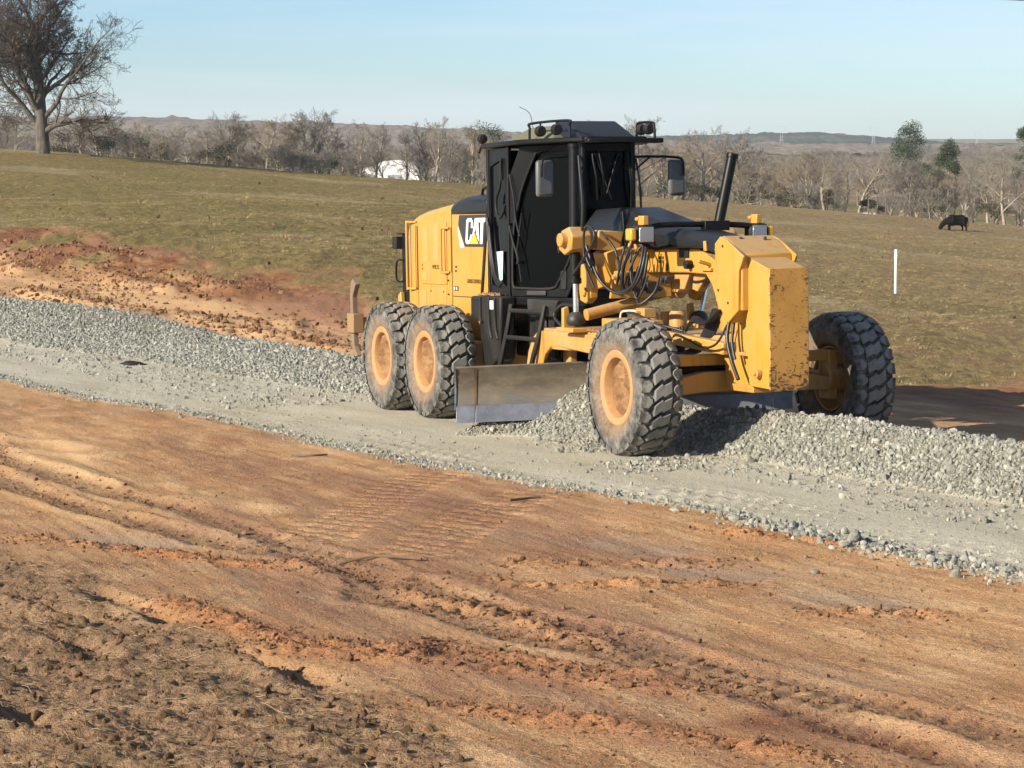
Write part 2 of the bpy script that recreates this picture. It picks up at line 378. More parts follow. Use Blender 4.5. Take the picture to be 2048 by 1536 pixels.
def ground_height(X, Y, masks=False):
    u, v = to_uv(X, Y)
    z = h_base(X, Y)
    wob = .18 * perlin(u * .6, v * .6) + .07 * perlin(u * 2.2, v * 2.2) + .035 * perlin(u * 7, v * 7)
    en = edge_near(u) + wob; ef = edge_far(u) + wob * 1.2
    grav = sstep(-.02, .06, v - en) * sstep(-.02, .08, ef - v) * (Y < 75)
    ge, ga, gs, _ = seg_dist(X, Y, FE['grass_edge'], 14)
    gl = np.array(FE['grass_edge']); o = np.argsort(gl[:, 0])
    yl = np.interp(X, gl[o, 0], gl[o, 1])
    wob2 = fbm(X * .35, Y * .12, 4) * 2.2
    grass = sstep(-1.3, 1.3, (Y - yl) * .5 + wob2 * np.clip(Y / 40, .6, 2)) * (1 - grav)
    sl = np.array(FE['straw_edge']); o = np.argsort(sl[:, 0])
    xs = np.interp(X, sl[o, 0], sl[o, 1])
    straw = sstep(-.5, .8, (xs - Y) * .8 + fbm(X * .8, Y * .8, 3) * .6) * (X < 1.5)
    dirt = (1 - grav) * (1 - grass)
    near = sstep(60, 20, Y)
    wr = windrow(u, v) * (Y < 80)
    # broad unevenness, streaks dragged along the road, clods
    z = z + dirt * near * (.020 * fbm(u * .45, v * 1.1, 3) + .014 * perlin(u * .35, v * 3.1 + 2) + .009 * perlin(u * .8, v * 7.0))
    cl = np.clip(fbm(u * 1.3, v * 1.9, 3) + .05, 0, 1)
    crumb = cl * dirt
    fine = perlin(X * 23, Y * 23) * .5 + perlin(X * 47 + 3, Y * 47) * .28
    grit = np.clip(perlin(X * 31, Y * 31) - .22, 0, 1) + .7 * np.clip(perlin(X * 14, Y * 14) - .28, 0, 1)
    z = z + dirt * near * (.008 * fine + .045 * grit * (.35 + crumb) + .010 * np.clip(perlin(u * 1.1, v * 16) , 0, 1) + .012 * fbm(u * 3.1, v * 6.5, 2) * cl)
    # rough, half-stripped turf in the near corner
    z = z + straw * (.032 * fbm(X * 1.6, Y * 2.2, 3) + .022 * fbm(X * 7, Y * 9, 3) + .012 * fine)
    # rough bank of pushed clay beyond the road
    bk = dirt * sstep(0, 2.5, v - ef) * sstep(24, 36, Y)
    z = z + bk * (.22 + .78 * sstep(1.5, 4.5, v - ef)) * (.09 * fbm(u * .35, v * 1.2, 4) + .030 * fbm(u * 2.0, v * 4.2, 3))
    z = z + grass * (.10 * fbm(X * .16, Y * .10, 3) + .07 * fbm(X * .8, Y * .45, 3) + .032 * fbm(X * 3.5, Y * 2.2, 2)) * sstep(300, 150, Y)
    red = np.zeros(X.shape); sand = np.zeros(X.shape); wet = np.zeros(X.shape); grey = np.zeros(X.shape); dk = np.zeros(X.shape)
    nn = perlin(X * 5, Y * 5); n2 = perlin(X * 12 + 9, Y * 12)
    for k, line in FE.items():
        if k in ('grass_edge', 'straw_edge'): continue
        far = k.startswith('bank')
        reach = 2.6 if far else .75
        d, a, sd, L = seg_dist(X, Y, line, reach)
        m = d < reach
        if not m.any(): continue
        dd = d[m] + (.05 + .25 * far) * perlin(X[m] * 1.5, Y[m] * 1.5) + (.02 + .1 * far) * nn[m]; dd = np.abs(dd); av = a[m]
        fade = sstep(0, .3, av) * sstep(0, .3, L - av) if L > .8 else 1.
        if k.startswith('rut'):
            lug = np.clip(1.2 * np.sin(av * 2 * pi / .17 + dd * 16 * sd[m]), -.3, 1)
            z[m] += fade * (-.027 * np.exp(-(dd / .15) ** 4) * (.75 + .45 * lug) + .011 * np.exp(-((dd - .22) / .06) ** 2))
            dk[m] = np.maximum(dk[m], .45 * np.exp(-(dd / .15) ** 4) * fade)
            sand[m] = np.maximum(sand[m], .22 * np.exp(-((dd - .25) / .12) ** 2) * fade)
        elif k.startswith('clay'):
            z[m] += fade * np.exp(-(dd / .11) ** 2) * (.022 + .034 * nn[m] + .032 * n2[m])
            red[m] = np.maximum(red[m], np.exp(-(dd / .17) ** 2) * fade)
        elif k.startswith('dark'):
            z[m] += fade * (-.060 * np.exp(-(dd / .12) ** 4) + .04 * np.exp(-((dd - .2) / .09) ** 2) * (sd[m] < 0))
            dk[m] = np.maximum(dk[m], .5 * np.exp(-(dd / .14) ** 2) * fade)  # shadow of these rut edges is also put into the colour mask
        elif k.startswith('crumb'):
            z[m] += fade * np.exp(-(dd / .12) ** 2) * np.clip(.016 + .046 * nn[m] + .042 * n2[m], -.01, .07)
            red[m] = np.maximum(red[m], .55 * np.exp(-(dd / .18) ** 2) * fade)
        elif k.startswith('sand'):
            z[m] += fade * .035 * np.exp(-(dd / .17) ** 2)
            sand[m] = np.maximum(sand[m], np.exp(-(dd / .28) ** 2) * fade)
        elif k.startswith('bank'):
            z[m] += .13 * np.exp(-(dd / .45) ** 2) * fade
            sand[m] = np.maximum(sand[m], .8 * np.exp(-(dd / .55) ** 2) * fade)
        elif k.startswith('track'):
            for off in (-.24, -.08, .08, .24):
                lug = np.clip(np.sin((av + off * .8) * 2 * pi / .23) * 1.8 - .4, 0, 1)
                z[m] -= .050 * lug * np.exp(-(((d[m] * sd[m]) - off) / .062) ** 2) * fade
            dk[m] = np.maximum(dk[m], .25 * np.exp(-(dd / .25) ** 4) * fade)
        elif k == 'wet':
            wet[m] = np.maximum(wet[m], np.exp(-(dd / .20) ** 2) * fade); z[m] -= .02 * np.exp(-(dd / .25) ** 2)
        elif k.startswith('grey'):
            grey[m] = np.maximum(grey[m], np.exp(-(dd / .30) ** 2) * fade)
            z[m] -= .012 * np.exp(-(dd / .3) ** 2) * fade
    sand = np.maximum(sand, .75 * bk * sstep(4.6, 1.6, v - ef) * (u < -4))
    # road bed: packed fines, tyre-lug rows raised as nubs to cast dark dots near the camera-side edge, one wheel path
    z = z + grav * (1 - sstep(0, .05, wr)) * (.004 * fine + .010 * grit + .006 * fbm(u * .7, v * 2.0, 2) + .006 * np.clip(perlin(u * .9, v * 11), 0, 1) + .010 * sstep(.25, 0, v - en) + .025 * grit * sstep(.4, 0, v - en))
    ev = v - edge_near(u)
    row = np.clip(np.cos((ev - .30) * 2 * pi / .26) * 1.3, 0, 1) * sstep(.05, .16, ev) * sstep(1.15, .85, ev)
    nub = 1.25 * np.clip(np.sin(u * 2 * pi / .25 + np.floor((ev - .17) / .26) * 2.1) - .25, 0, 1) * row * sstep(-.15, .25, perlin(u * .35, v * .35 + 7) + .12)
    z = z + .030 * nub * grav * (u > -14)
    row2 = np.clip(np.cos((v + 1.95) * 2 * pi / .26), 0, 1) * (np.abs(v + 1.95) < .6)
    z = z + .022 * np.clip(np.sin(u * 2 * pi / .30 + np.floor((v + 2.08) / .26) * 1.7) - .3, 0, 1) * row2 * grav * (u < -8) * (u > -24)
    # machine tyres press in a little
    z = z + wr
    # mole-hill clods out in the pasture
    if not masks: return z
    return z, dict(gravel=grav, loose=sstep(.01, .06, wr), grass=grass, straw=straw, red=red, sand=sand, wet=wet, grey=grey, dark=dk, crumb=crumb, bank=bk * sstep(1.8, 4.4, v - ef + 2 * perlin(u * .2, v * .3)))

def _rows():
    ys = [5.5]
    while ys[-1] < 232: ys.append(ys[-1] + min(max(.008, .95 * ys[-1] ** 2 / 7086 * (.62 if 13 < ys[-1] < 24 else 1)), .30 + .004 * ys[-1]))
    while ys[-1] < 14000: ys.append(ys[-1] * 1.035 + .5)
    return np.array(ys)
_ys = _rows(); _nc = 620
_us = np.linspace(-1, 1, _nc)
GX = _us[None, :] * (.9 + _ys[:, None] * (.27 + .17 * sstep(25, 160, _ys[:, None]))); GY = np.repeat(_ys[:, None], _nc, 1)
GZ, GM = ground_height(GX.ravel(), GY.ravel(), True)
def grid_mesh(name, X, Y, Z):
    nr, nc = X.shape; n = nr * nc
    me = bpy.data.meshes.new(name); me.vertices.add(n)
    me.vertices.foreach_set('co', np.stack([X.ravel(), Y.ravel(), Z.ravel()], 1).astype(np.float32).ravel())
    i = np.arange(nr - 1)[:, None] * nc + np.arange(nc - 1)[None, :]
    q = np.stack([i, i + 1, i + nc + 1, i + nc], -1).reshape(-1, 4).astype(np.int32)
    me.loops.add(q.size); me.loops.foreach_set('vertex_index', q.ravel())
    me.polygons.add(len(q)); me.polygons.foreach_set('loop_start', np.arange(0, q.size, 4, dtype=np.int32))
    me.update(calc_edges=True); me.shade_smooth(); return me
gm = grid_mesh('ground', GX, GY, GZ)
for k, a in GM.items():
    at = gm.attributes.new('m_' + k, 'FLOAT', 'POINT'); at.data.foreach_set('value', a.astype(np.float32))

k = material('ground')
pos = k.n('ShaderNodeNewGeometry').outputs['Position']
A = lambda n: k.n('ShaderNodeAttribute', _attribute_name='m_' + n).outputs['Fac']
rmp = k.n('ShaderNodeMapping'); rmp.inputs['Rotation'].default_value = (0, 0, -MYAW); k.l(pos, rmp.inputs[0])
ruv = rmp.outputs[0]
n_big = k.noise(ruv, .55, 5, .62, (.45, 1.5, 1)); n_mid = k.noise(ruv, 2.6, 6, .68, (.4, 1.25, 1)); n_fine = k.noise(pos, 24, 5, .7); n_grit = k.noise(pos, 75, 3, .7)
# clay
clay = k.mix(k.ramp(n_big, .36, .64), (0.472, 0.249, 0.111), (0.647, 0.380, 0.181))
clay = k.mix(k.ramp(n_mid, .46, .70), clay, (0.749, 0.503, 0.270))
clay = k.mix(k.math('MULTIPLY', k.ramp(k.noise(ruv, 1.1, 5, .6, (.35, 1.3, 1)), .55, .70), .65), clay, (0.438, 0.324, 0.213))
clay = k.mix(k.math('MULTIPLY', k.ramp(n_fine, .30, .60, (1, 1, 1, 1), (0, 0, 0, 1)), .45), clay, (0.278, 0.131, 0.057))
clay = k.mix(k.math('MULTIPLY', A('crumb'), .55), clay, (0.299, 0.162, 0.081))
clay = k.mix(k.math('MULTIPLY', A('red'), .85), clay, k.mix(k.ramp(n_fine, .35, .65), (0.375, 0.146, 0.050), (0.652, 0.297, 0.113)))
clay = k.mix(k.math('MULTIPLY', A('sand'), .75), clay, (0.749, 0.488, 0.245))
clay = k.mix(k.math('MULTIPLY', A('grey'), .7), clay, (0.431, 0.330, 0.226))
clay = k.mix(A('dark'), clay, (0.222, 0.146, 0.087))  # darker tread tone, plus rut shadows put into the clay colour
clay = k.mix(k.math('MULTIPLY', A('wet'), .9), clay, k.mix(k.ramp(n_fine, .4, .6), (0.139, 0.041, 0.018), (0.264, 0.097, 0.039)))
# half-stripped turf with straw
str_c = k.mix(k.ramp(k.noise(pos, 9, 6, .75), .33, .66), (0.166, 0.095, 0.052), (0.376, 0.241, 0.136))
str_c = k.mix(k.ramp(k.noise(pos, 30, 4, .8, (1.0, .45, 1)), .58, .70), str_c, (0.456, 0.328, 0.200))
str_c = k.mix(k.math('MULTIPLY', k.ramp(k.noise(pos, 1.5, 4, .6), .56, .68), .5), str_c, (0.154, 0.118, 0.052))
clay = k.mix(k.math('MULTIPLY', A('bank'), k.ramp(k.noise(ruv, .5, 5, .7, (.3, 1.6, 1)), .22, .48)), clay, k.mix(k.ramp(n_mid, .35, .65), (0.145, 0.058, 0.024), (0.331, 0.145, 0.058)))
clay = k.mix(k.math('MULTIPLY', k.ramp(k.noise(ruv, .35, 6, .7, (.25, 1.5, 1)), .48, .62), .75), clay, (0.269, 0.138, 0.087))
col = k.mix(A('straw'), clay, str_c)
# pasture
gb = k.noise(pos, .07, 6, .65, (1, .55, 1)); gm2 = k.noise(pos, .5, 6, .7, (1, .45, 1)); gf = k.noise(pos, 2.6, 6, .8, (1, .30, 1))
gr = k.mix(k.ramp(gb, .40, .60), (0.219, 0.162, 0.058), (0.358, 0.241, 0.107))
gr = k.mix(k.ramp(gm2, .42, .66), gr, k.mix(k.ramp(gb, .4, .62), (0.284, 0.214, 0.074), (0.439, 0.304, 0.141)))
gr = k.mix(k.math('MULTIPLY', k.ramp(gf, .42, .58, (1, 1, 1, 1), (0, 0, 0, 1)), .85), gr, (0.123, 0.089, 0.033))
gr = k.mix(k.math('MULTIPLY', k.ramp(k.noise(pos, .16, 5, .7, (1, .45, 1)), .55, .66), .85), gr, (0.267, 0.150, 0.071))
sepp = k.n('ShaderNodeSeparateXYZ'); k.l(pos, sepp.inputs[0])
leftness = k.ramp(k.math('ADD', k.math('MULTIPLY', sepp.outputs[0], -.02), .45), .3, .75)
gr = k.mix(k.math('MULTIPLY', leftness, .48), gr, (0.199, 0.166, 0.047))
farp = k.ramp(k.math('MULTIPLY', sepp.outputs[1], .001), .30, .42)
gr = k.mix(k.math('MULTIPLY', k.ramp(k.math('ADD', k.math('MULTIPLY', sepp.outputs[0], .02), .45), .42, .80), .45), gr, (0.318, 0.228, 0.120))
gr = k.mix(farp, gr, k.mix(k.ramp(k.noise(pos, .012, 4, .6, (1, .3, 1)), .42, .6), (0.161, 0.141, 0.045), (0.224, 0.154, 0.074)))
gr = k.mix(k.math('MULTIPLY', k.ramp(k.noise(pos, .05, 6, .7, (.8, .9, 1)), .54, .64), .6), gr, (.40, .325, .185))
gr = k.mix(k.math('MULTIPLY', k.ramp(k.noise(pos, 1.1, 5, .75, (1, .3, 1)), .58, .68), .55), gr, (.115, .085, .045))
col = k.mix(A('grass'), col, gr)
# gravel road
gv = k.mix(k.ramp(k.noise(ruv, 1.2, 5, .6, (.3, 1.4, 1)), .35, .65), (0.538, 0.487, 0.357), (0.679, 0.624, 0.477))
gv = k.mix(k.math('MULTIPLY', k.ramp(n_grit, .35, .65, (1, 1, 1, 1), (0, 0, 0, 1)), .38), gv, (0.283, 0.257, 0.188))
gv = k.mix(k.math('MULTIPLY', k.ramp(k.noise(ruv, .8, 4, .6, (.22, 2.0, 1)), .56, .70), .42), gv, (0.312, 0.244, 0.157))
gv = k.mix(A('loose'), gv, k.mix(k.ramp(n_fine, .35, .65), (0.141, 0.133, 0.098), (0.340, 0.312, 0.229)))
col = k.mix(A('gravel'), col, gv)
k.base(col); k.set(Roughness=.95); k.b.inputs['Specular IOR Level'].default_value = .15
hh = k.math('ADD', k.math('MULTIPLY', n_fine, .7), k.math('MULTIPLY', n_grit, .5))
k.bump(k.math('ADD', hh, k.math('MULTIPLY', gf, k.math('MULTIPLY', A('grass'), 4.5))), 1.0, .04)
tag(obj('ground', gm, 'ground'), 'red clay road works and pasture sloping away to the valley', None, None, 'structure')
def gz(x, y):
    return float(ground_height(np.array([float(x)]), np.array([float(y)]))[0])
# ------------------------------------------------------------------ materials of the machine
YEL = (.50, .252, .034)
dusty('yellow_paint', YEL, rough=.38, amount=.30, top=.65, streak=.40)
dusty('yellow_worn', (.455, .22, .038), rough=.5, amount=.55, top=.75, spots=.5, streak=.6)
dusty('grille_tan', (.50, .255, .060), rough=.7, amount=.3)
dusty('black_paint', (.0055, .0055, .006), dust=(.04, .035, .028), rough=.42, amount=.10, top=.16, spec=.22)
dusty('black_hood', (.010, .011, .013), dust=(.08, .072, .064), rough=.34, amount=.08, top=.18, spec=.35)
dusty('black_plastic', (.010, .010, .010), dust=(.075, .062, .046), rough=.5, amount=.30, top=.4, spec=.25)
dusty('black_steel_worn', (.018, .017, .016), dust=(.09, .078, .06), rough=.5, amount=.4, top=.4)
dusty('roof_cream', (.15, .14, .075), dust=(.11, .10, .07), rough=.5, amount=.3, top=.2)
simple('rubber_hose', (.016, .016, .017), .42, 0, .3, 9, 0)
simple('chrome', (.78, .78, .80), .12, 1.0, .05, 20)
simple('rod_steel', (.16, .17, .20), .22, .9, .1, 20)
simple('bolt_steel', (.06, .065, .08), .5, .6, .2, 20)
simple('decal_white', (.80, .79, .76), .5, 0, .04, 20)
simple('decal_black', (.028, .029, .033), .45, 0, .1, 20)
simple('decal_brown', (.09, .045, .012), .6, 0, .1, 20)
simple('decal_yellow', (.70, .40, .035), .45, 0, .05, 20)
simple('decal_fade', (.80, .62, .44), .5, 0, .05, 9)
simple('mint_paper', (.42, .68, .62), .7, 0, .25, 30)
simple('lamp_amber', (.58, .30, .03), .2, 0, .12, 40, .3, 90)
simple('mirror_housing', (.085, .085, .085), .45, 0, .15, 12)
simple('seat_cloth', (.02, .02, .022), .9, 0, .2, 20)
k = material('lamp_glass'); k.base((.45, .46, .46)); k.set(Roughness=.10, Metallic=.8); k.bump(k.n('ShaderNodeTexVoronoi', Scale=30.).outputs[0], .25, .02)
k = material('cab_glass'); k.base((.0022, .0025, .003)); k.set(Roughness=.06); k.b.inputs['Specular IOR Level'].default_value = .07
# rubber: grey dust over the blocks, tan mud low on the sidewall towards the rim
k = material('tyre_rubber'); c = k.coord()
sp = k.n('ShaderNodeSeparateXYZ'); k.l(c, sp.inputs[0])
rr = k.math('SQRT', k.math('ADD', k.math('POWER', sp.outputs[0], 2), k.math('POWER', sp.outputs[2], 2)))
n1 = k.noise(c, 7, 6, .7); n2 = k.noise(c, 30, 4, .75); n3 = k.noise(c, 3, 4, .6)
base = k.mix(k.ramp(n2, .35, .65), (.024, .024, .025), (.060, .058, .055))
dust = k.mix(k.ramp(n1, .3, .7), (.165, .158, .14), (.30, .288, .25))
tread = k.ramp(k.math('ADD', rr, k.math('MULTIPLY', n1, .02)), .662, .676)
side = k.math('MULTIPLY', k.ramp(n1, .36, .66), .75)
cc = k.mix(k.math('MAXIMUM', k.math('MULTIPLY', tread, .85), side), base, dust)
mud = k.math('MULTIPLY', k.ramp(k.math('ADD', rr, k.math('MULTIPLY', k.math('SUBTRACT', n3, .5), .22)), .42, .54, (1, 1, 1, 1), (0, 0, 0, 1)), k.ramp(n2, .25, .55))
cc = k.mix(k.math('MULTIPLY', mud, .62), cc, (.27, .165, .09))
k.base(cc); k.set(Roughness=.85); k.b.inputs['Specular IOR Level'].default_value = .25; k.bump(n2, .35, .01)
# wheel rims: yellow under dry clay
k = material('rim_paint'); c = k.coord(); n1 = k.noise(c, 6, 6, .7); n2 = k.noise(c, 26, 4, .7)
k.base(k.mix(k.ramp(n1, .38, .62), k.mix(k.ramp(n2, .4, .6), (.39, .205, .07), (.45, .255, .095)), (.37, .195, .09)))
k.set(Roughness=.7); k.bump(n2, .25, .01)
k = material('mud_cake'); c = k.coord(); n1 = k.noise(c, 5, 6, .7); n2 = k.noise(c, 22, 5, .75)
k.base(k.mix(k.ramp(n1, .38, .64), (.22, .115, .055), (.38, .225, .115))); k.set(Roughness=.95)
k.b.inputs['Specular IOR Level'].default_value = .1; k.bump(n2, .9, .04)
# blade steel: scoured, with brown dirt dried on the upper part
k = material('blade_steel'); c = k.coord(); n1 = k.noise(c, 2.4, 6, .7, (1, 1, 2.5)); n2 = k.noise(c, 40, 3, .7, (.25, .25, 2.5))
sp = k.n('ShaderNodeSeparateXYZ'); k.l(c, sp.inputs[0])
up = k.ramp(k.math('ADD', sp.outputs[2], k.math('MULTIPLY', k.math('SUBTRACT', n1, .5), .55)), .26, .46)
steel = k.mix(k.ramp(n2, .3, .7), (.085, .082, .076), (.15, .145, .133))
k.base(k.mix(up, steel, k.mix(k.ramp(n1, .35, .65), (.065, .05, .032), (.14, .115, .08))))
k.set(Roughness=k.math('ADD', k.math('MULTIPLY', up, .35), .42), Metallic=k.math('MULTIPLY', k.math('SUBTRACT', 1, up), .35)); k.bump(n2, .12, .01)
k = material('edge_steel'); c = k.coord(); n1 = k.noise(c, 4, 5, .7); n2 = k.noise(c, 50, 3, .7, (.2, .2, 2))
k.base(k.mix(k.ramp(n1, .35, .65), (.16, .165, .18), (.27, .275, .29))); k.set(Roughness=.36, Metallic=.7); k.bump(n2, .15, .01)
# scuffed bumper plate
k = material('push_plate'); c = k.coord(); sp = k.n('ShaderNodeSeparateXYZ'); k.l(c, sp.inputs[0])
n1 = k.noise(c, 3, 6, .7); n2 = k.noise(c, 11, 6, .75, (1, 1, 1.7), 1.5); n3 = k.noise(c, 6, 5, .8, (1, 2.4, .9), 2.0)
paint = k.mix(k.ramp(n1, .35, .65), (.47, .23, .042), (.54, .275, .06))
low = k.ramp(sp.outputs[2], .70, 1.75, (1, 1, 1, 1), (0, 0, 0, 1))
edge = k.ramp(k.math('ABSOLUTE', sp.outputs[1]), .12, .20)
amt = k.math('ADD', k.math('MULTIPLY', low, .085), k.math('MULTIPLY', edge, .06))
scr = k.ramp(k.math('ADD', n2, amt), .60, .615)
ln = k.ramp(k.math('ABSOLUTE', k.math('SUBTRACT', n3, .5)), .0, .016, (1, 1, 1, 1), (0, 0, 0, 1))
ln = k.math('MULTIPLY', ln, k.ramp(k.math('ADD', k.noise(c, 5, 3, .6), amt), .52, .57))
k.base(k.mix(k.math('MAXIMUM', scr, ln), paint, (.085, .038, .016))); k.set(Roughness=.6)
k.bump(k.math('SUBTRACT', 1, scr), .15, .01)
dusty('ripper_paint', (.27, .165, .07), dust=(.22, .15, .09), rough=.7, amount=.7, top=.6)
dusty('ripper_steel', (.17, .115, .075), dust=(.26, .19, .125), rough=.75, amount=.7, top=.4)
# ------------------------------------------------------------------ the motor grader
# local frame: x forward from the front axle, y across (camera side negative), z up from the tyres' contact plane
GR = empty('motor_grader', (MX, MY, 0)); GR.rotation_mode = 'XYZ'
GR.matrix_world = Matrix.Translation((MX, MY, 0)) @ Matrix.Rotation(MYAW, 4, 'Z') @ Matrix.Rotation(-MPIT, 4, 'Y')
tag(GR, 'yellow and black motor grader parked on the gravel windrow', 'road grader')
def part(mb, name, mat, bevel=0, parent=None, smooth=None, label=None, seg=2):
    o = mb.build(name, mat, parent or GR, bevel, smooth, seg)
    if label: o['label'] = label
    return o

# ---- wheels
TR, TC = .678, .634
def tyre_mesh():
    m = MB()
    prof = [(.345, -.150), (.365, -.185), (.42, -.212), (.50, -.224), (.57, -.217), (.615, -.205), (.632, -.190), (TC, -.10), (TC + .004, 0), (TC, .10), (.632, .190),
            (.615, .205), (.57, .217), (.50, .224), (.42, .212), (.365, .185), (.345, .150), (.33, .0)]
    m.lathe(prof, 64, closed=True)
    NP = 27; P = 2 * pi / NP
    def block(poly, r1=TR, base=.60, inset=.008):
        n = len(poly); ca = sum(a for a, _ in poly) / n; ct = sum(t for _, t in poly) / n
        def pt(a, t, r): return (r * cos(a), t, r * sin(a))
        lo = [pt(a, t, base if abs(t) > .2 else TC - .004) for a, t in poly]
        mid = [pt(a, t, r1 - .010 - .018 * max(0, abs(t) - .17) / .05) for a, t in poly]
        k = 1 - inset / .05
        top = [pt(ca + (a - ca) * .86, ct + (t - ct) * k, r1 - .022 * max(0, abs(t) - .16) / .05) for a, t in poly]
        vs = lo + mid + top; fs = []
        for s in (0, n):
            fs += [(s + i, s + (i + 1) % n, s + n + (i + 1) % n, s + n + i) for i in range(n)]
        fs.append(tuple(2 * n + i for i in range(n)))
        m.add(vs, fs)
    for i in range(NP):
        a0 = i * P; jit = random.uniform(-.012, .012) * P
        # centre block, a stepped Z across the crown
        ctr = [(0, -.098), (.42, -.012), (.30, .012), (.62, .098), (1.40, .098), (1.14, .012), (1.26, -.012), (.80, -.098)]
        block([(a0 + jit + (a - .7) * P * .90, t) for a, t in ctr])
        for sd in (-1, 1):
            o = a0 + (.35 if sd < 0 else .02) * P
            lug = [(-.36, .222), (-.36, .150), (-.02, .106), (.20, .112), (.38, .150), (.38, .222)]
            block([(o + a * P, sd * t) for a, t in lug], TR - .003)
    me = m.mesh('tyre'); me.shade_smooth(); me.set_sharp_from_angle(angle=rad(32)); return me
def rim_mesh():
    m = MB()
    m.lathe([(.335, .17), (.335, -.165), (.372, -.176), (.376, -.188), (.362, -.196), (.318, -.192), (.300, -.182), (.286, -.150), (.276, -.075), (.270, -.045), (.12, -.030), (.10, -.055), (0, -.058)], 48)
    m.lathe([(0, .03), (.13, .03), (.15, .0), (.29, -.02), (.315, .16), (.334, .168)], 40)
    for i in range(10):
        a = 2 * pi * i / 10; m.cyl((.215 * cos(a), -.02, .215 * sin(a)), (.215 * cos(a), -.062, .215 * sin(a)), .016, 6)
    return m.mesh('wheel')
def mud_mesh(seed):
    m = MB(); n, q = 40, 9; rg = np.random.default_rng(seed); vs = []
    for j in range(q):
        r = .284 * (j / (q - 1)) ** .8
        for i in range(n):
            a = 2 * pi * i / n; x, z = r * cos(a), r * sin(a)
            h = .045 + .05 * float(fbm(np.array([x * 9 + seed]), np.array([z * 9]), 3)[0]) + .035 * (r / .28) ** 3 - .03 * sin(a) * r / .28
            if j == q - 1: h = .02
            vs.append((x, -.035 - max(h, 0.005) - (.02 if j < q - 1 else .05), z))
    fs = [(j * n + i, j * n + (i + 1) % n, (j + 1) * n + (i + 1) % n, (j + 1) * n + i) for j in range(q - 1) for i in range(n)]
    m.add(vs, fs); me = m.mesh('mud_cake'); me.shade_smooth(); return me
_ty, _rm = tyre_mesh(), rim_mesh(); _rm.shade_smooth(); _rm.set_sharp_from_angle(angle=rad(35))
for idx, (u, sd) in enumerate(((0, -1), (0, 1), (-5.36, -1), (-5.36, 1), (-6.885, -1), (-6.885, 1))):
    wv = obj('wheel', _rm, 'rim_paint', GR); wv.location = (u, 1.35 if (u == 0 and sd > 0) else sd * 1.03, TR - .003); wv.rotation_euler = (0, random.uniform(0, 6), 0 if sd < 0 else pi)
    obj('tyre', _ty, 'tyre_rubber', wv)
    obj('mud_cake', mud_mesh(idx + 2), 'mud_cake', wv)

# ---- front axle, spindles, lean bar
m = MB(); m.front([(-.80, .56), (-.80, .70), (-.30, .80), (.55, .80), (1.12, .70), (1.12, .56), (.55, .60), (-.30, .60)], -.13, .13)
part(m, 'front_axle', 'yellow_worn', .012)
m = MB(); m.front([(-.86, .86), (-.86, .97), (1.16, .97), (1.16, .86)], -.05, .06); part(m, 'lean_bar', 'yellow_paint', .01)
m = MB(); m.cyl((-.10, -.62, .80), (-.10, .1, .84), .05); m.cyl((-.10, .1, .84), (-.1, .6, .87), .028); part(m, 'lean_cylinder', 'black_plastic', smooth=40)
for sd in (-1, 1):
    ky = .86 * sd if sd < 0 else 1.17
    m = MB(); m.box((0, ky, .72), (.22, .10, .50)); m.cyl((0, ky - sd * .06, .675), (0, ky + sd * .14, .675), .15, 20)
    m.box((-.22, ky - sd * .03, .70), (.34, .07, .10)); part(m, 'steering_knuckle', 'yellow_worn', .012)
m = MB(); m.cyl((-.24, -.80, .70), (-.24, 1.12, .70), .025, 10); part(m, 'tie_rod', 'black_plastic', smooth=40)

# ---- push block and nose
HB = .205
m = MB()
m.side([(.86, .70), (1.262, .69), (1.262, 1.835), (.86, 1.94), (.84, 1.43), (.80, 1.33), (.80, 1.02), (.83, .98)], -HB, HB); part(m, 'push_block', 'yellow_paint', .008)
m = MB(); m.bb(1.264, 1.290, -HB - .006, HB + .006, .672, 1.842); part(m, 'push_plate', 'push_plate', .006, label='scuffed and rust scratched front plate')
m = MB(); m.cyl((1.08, -HB - .002, .83), (1.08, -HB - .055, .83), .045, 18); m.cyl((1.08, -HB - .05, .83), (1.08, -HB - .075, .83), .018, 10); part(m, 'tow_pin', 'yellow_worn', .006)
m = MB()   # shaped housing behind the block
prof = [(.34, 2.08), (.46, 2.15), (.62, 2.10), (.86, 1.97), (.86, 1.43), (.80, 1.43), (.61, 1.30), (.36, 1.52)]
m.side(prof, -.272, .272); part(m, 'nose_housing', 'yellow_paint', .012)
for sd in (-1, 1):
    m = MB(); m.side([(.35, 2.075), (.465, 2.145), (.60, 2.11), (.94, 1.955), (.84, 1.81), (.82, 1.43), (.61, 1.305), (.365, 1.52)], sd * .274, sd * .30)
    part(m, 'nose_side_plate', 'yellow_paint', .006)
for (a, b) in ((.42, 1.62), (.62, 1.50), (.52, 2.05)): part(MB().cyl((a, -.300, b), (a, -.306, b), .014, 10), 'nose_bolt', 'bolt_steel')
for (a, b) in ((.55, -.12), (.60, .12)): part(MB().cyl((a, b, 2.10), (a + .01, b, 2.135), .016, 10), 'nose_bolt', 'bolt_steel')
m = MB(); m.side([(.22, .62), (.70, .66), (.86, .72), (.86, 1.00), (.62, 1.32), (.34, 1.52), (.20, 1.40), (.16, .95)], -.11, .11); part(m, 'front_bolster', 'yellow_paint', .012)
part(MB().bb(.40, .86, -.16, .16, .63, .70), 'bolster_plate', 'yellow_worn', .008); part(MB().bb(.62, .86, -.20, .20, .985, 1.02), 'bolster_plate', 'yellow_worn', .008)

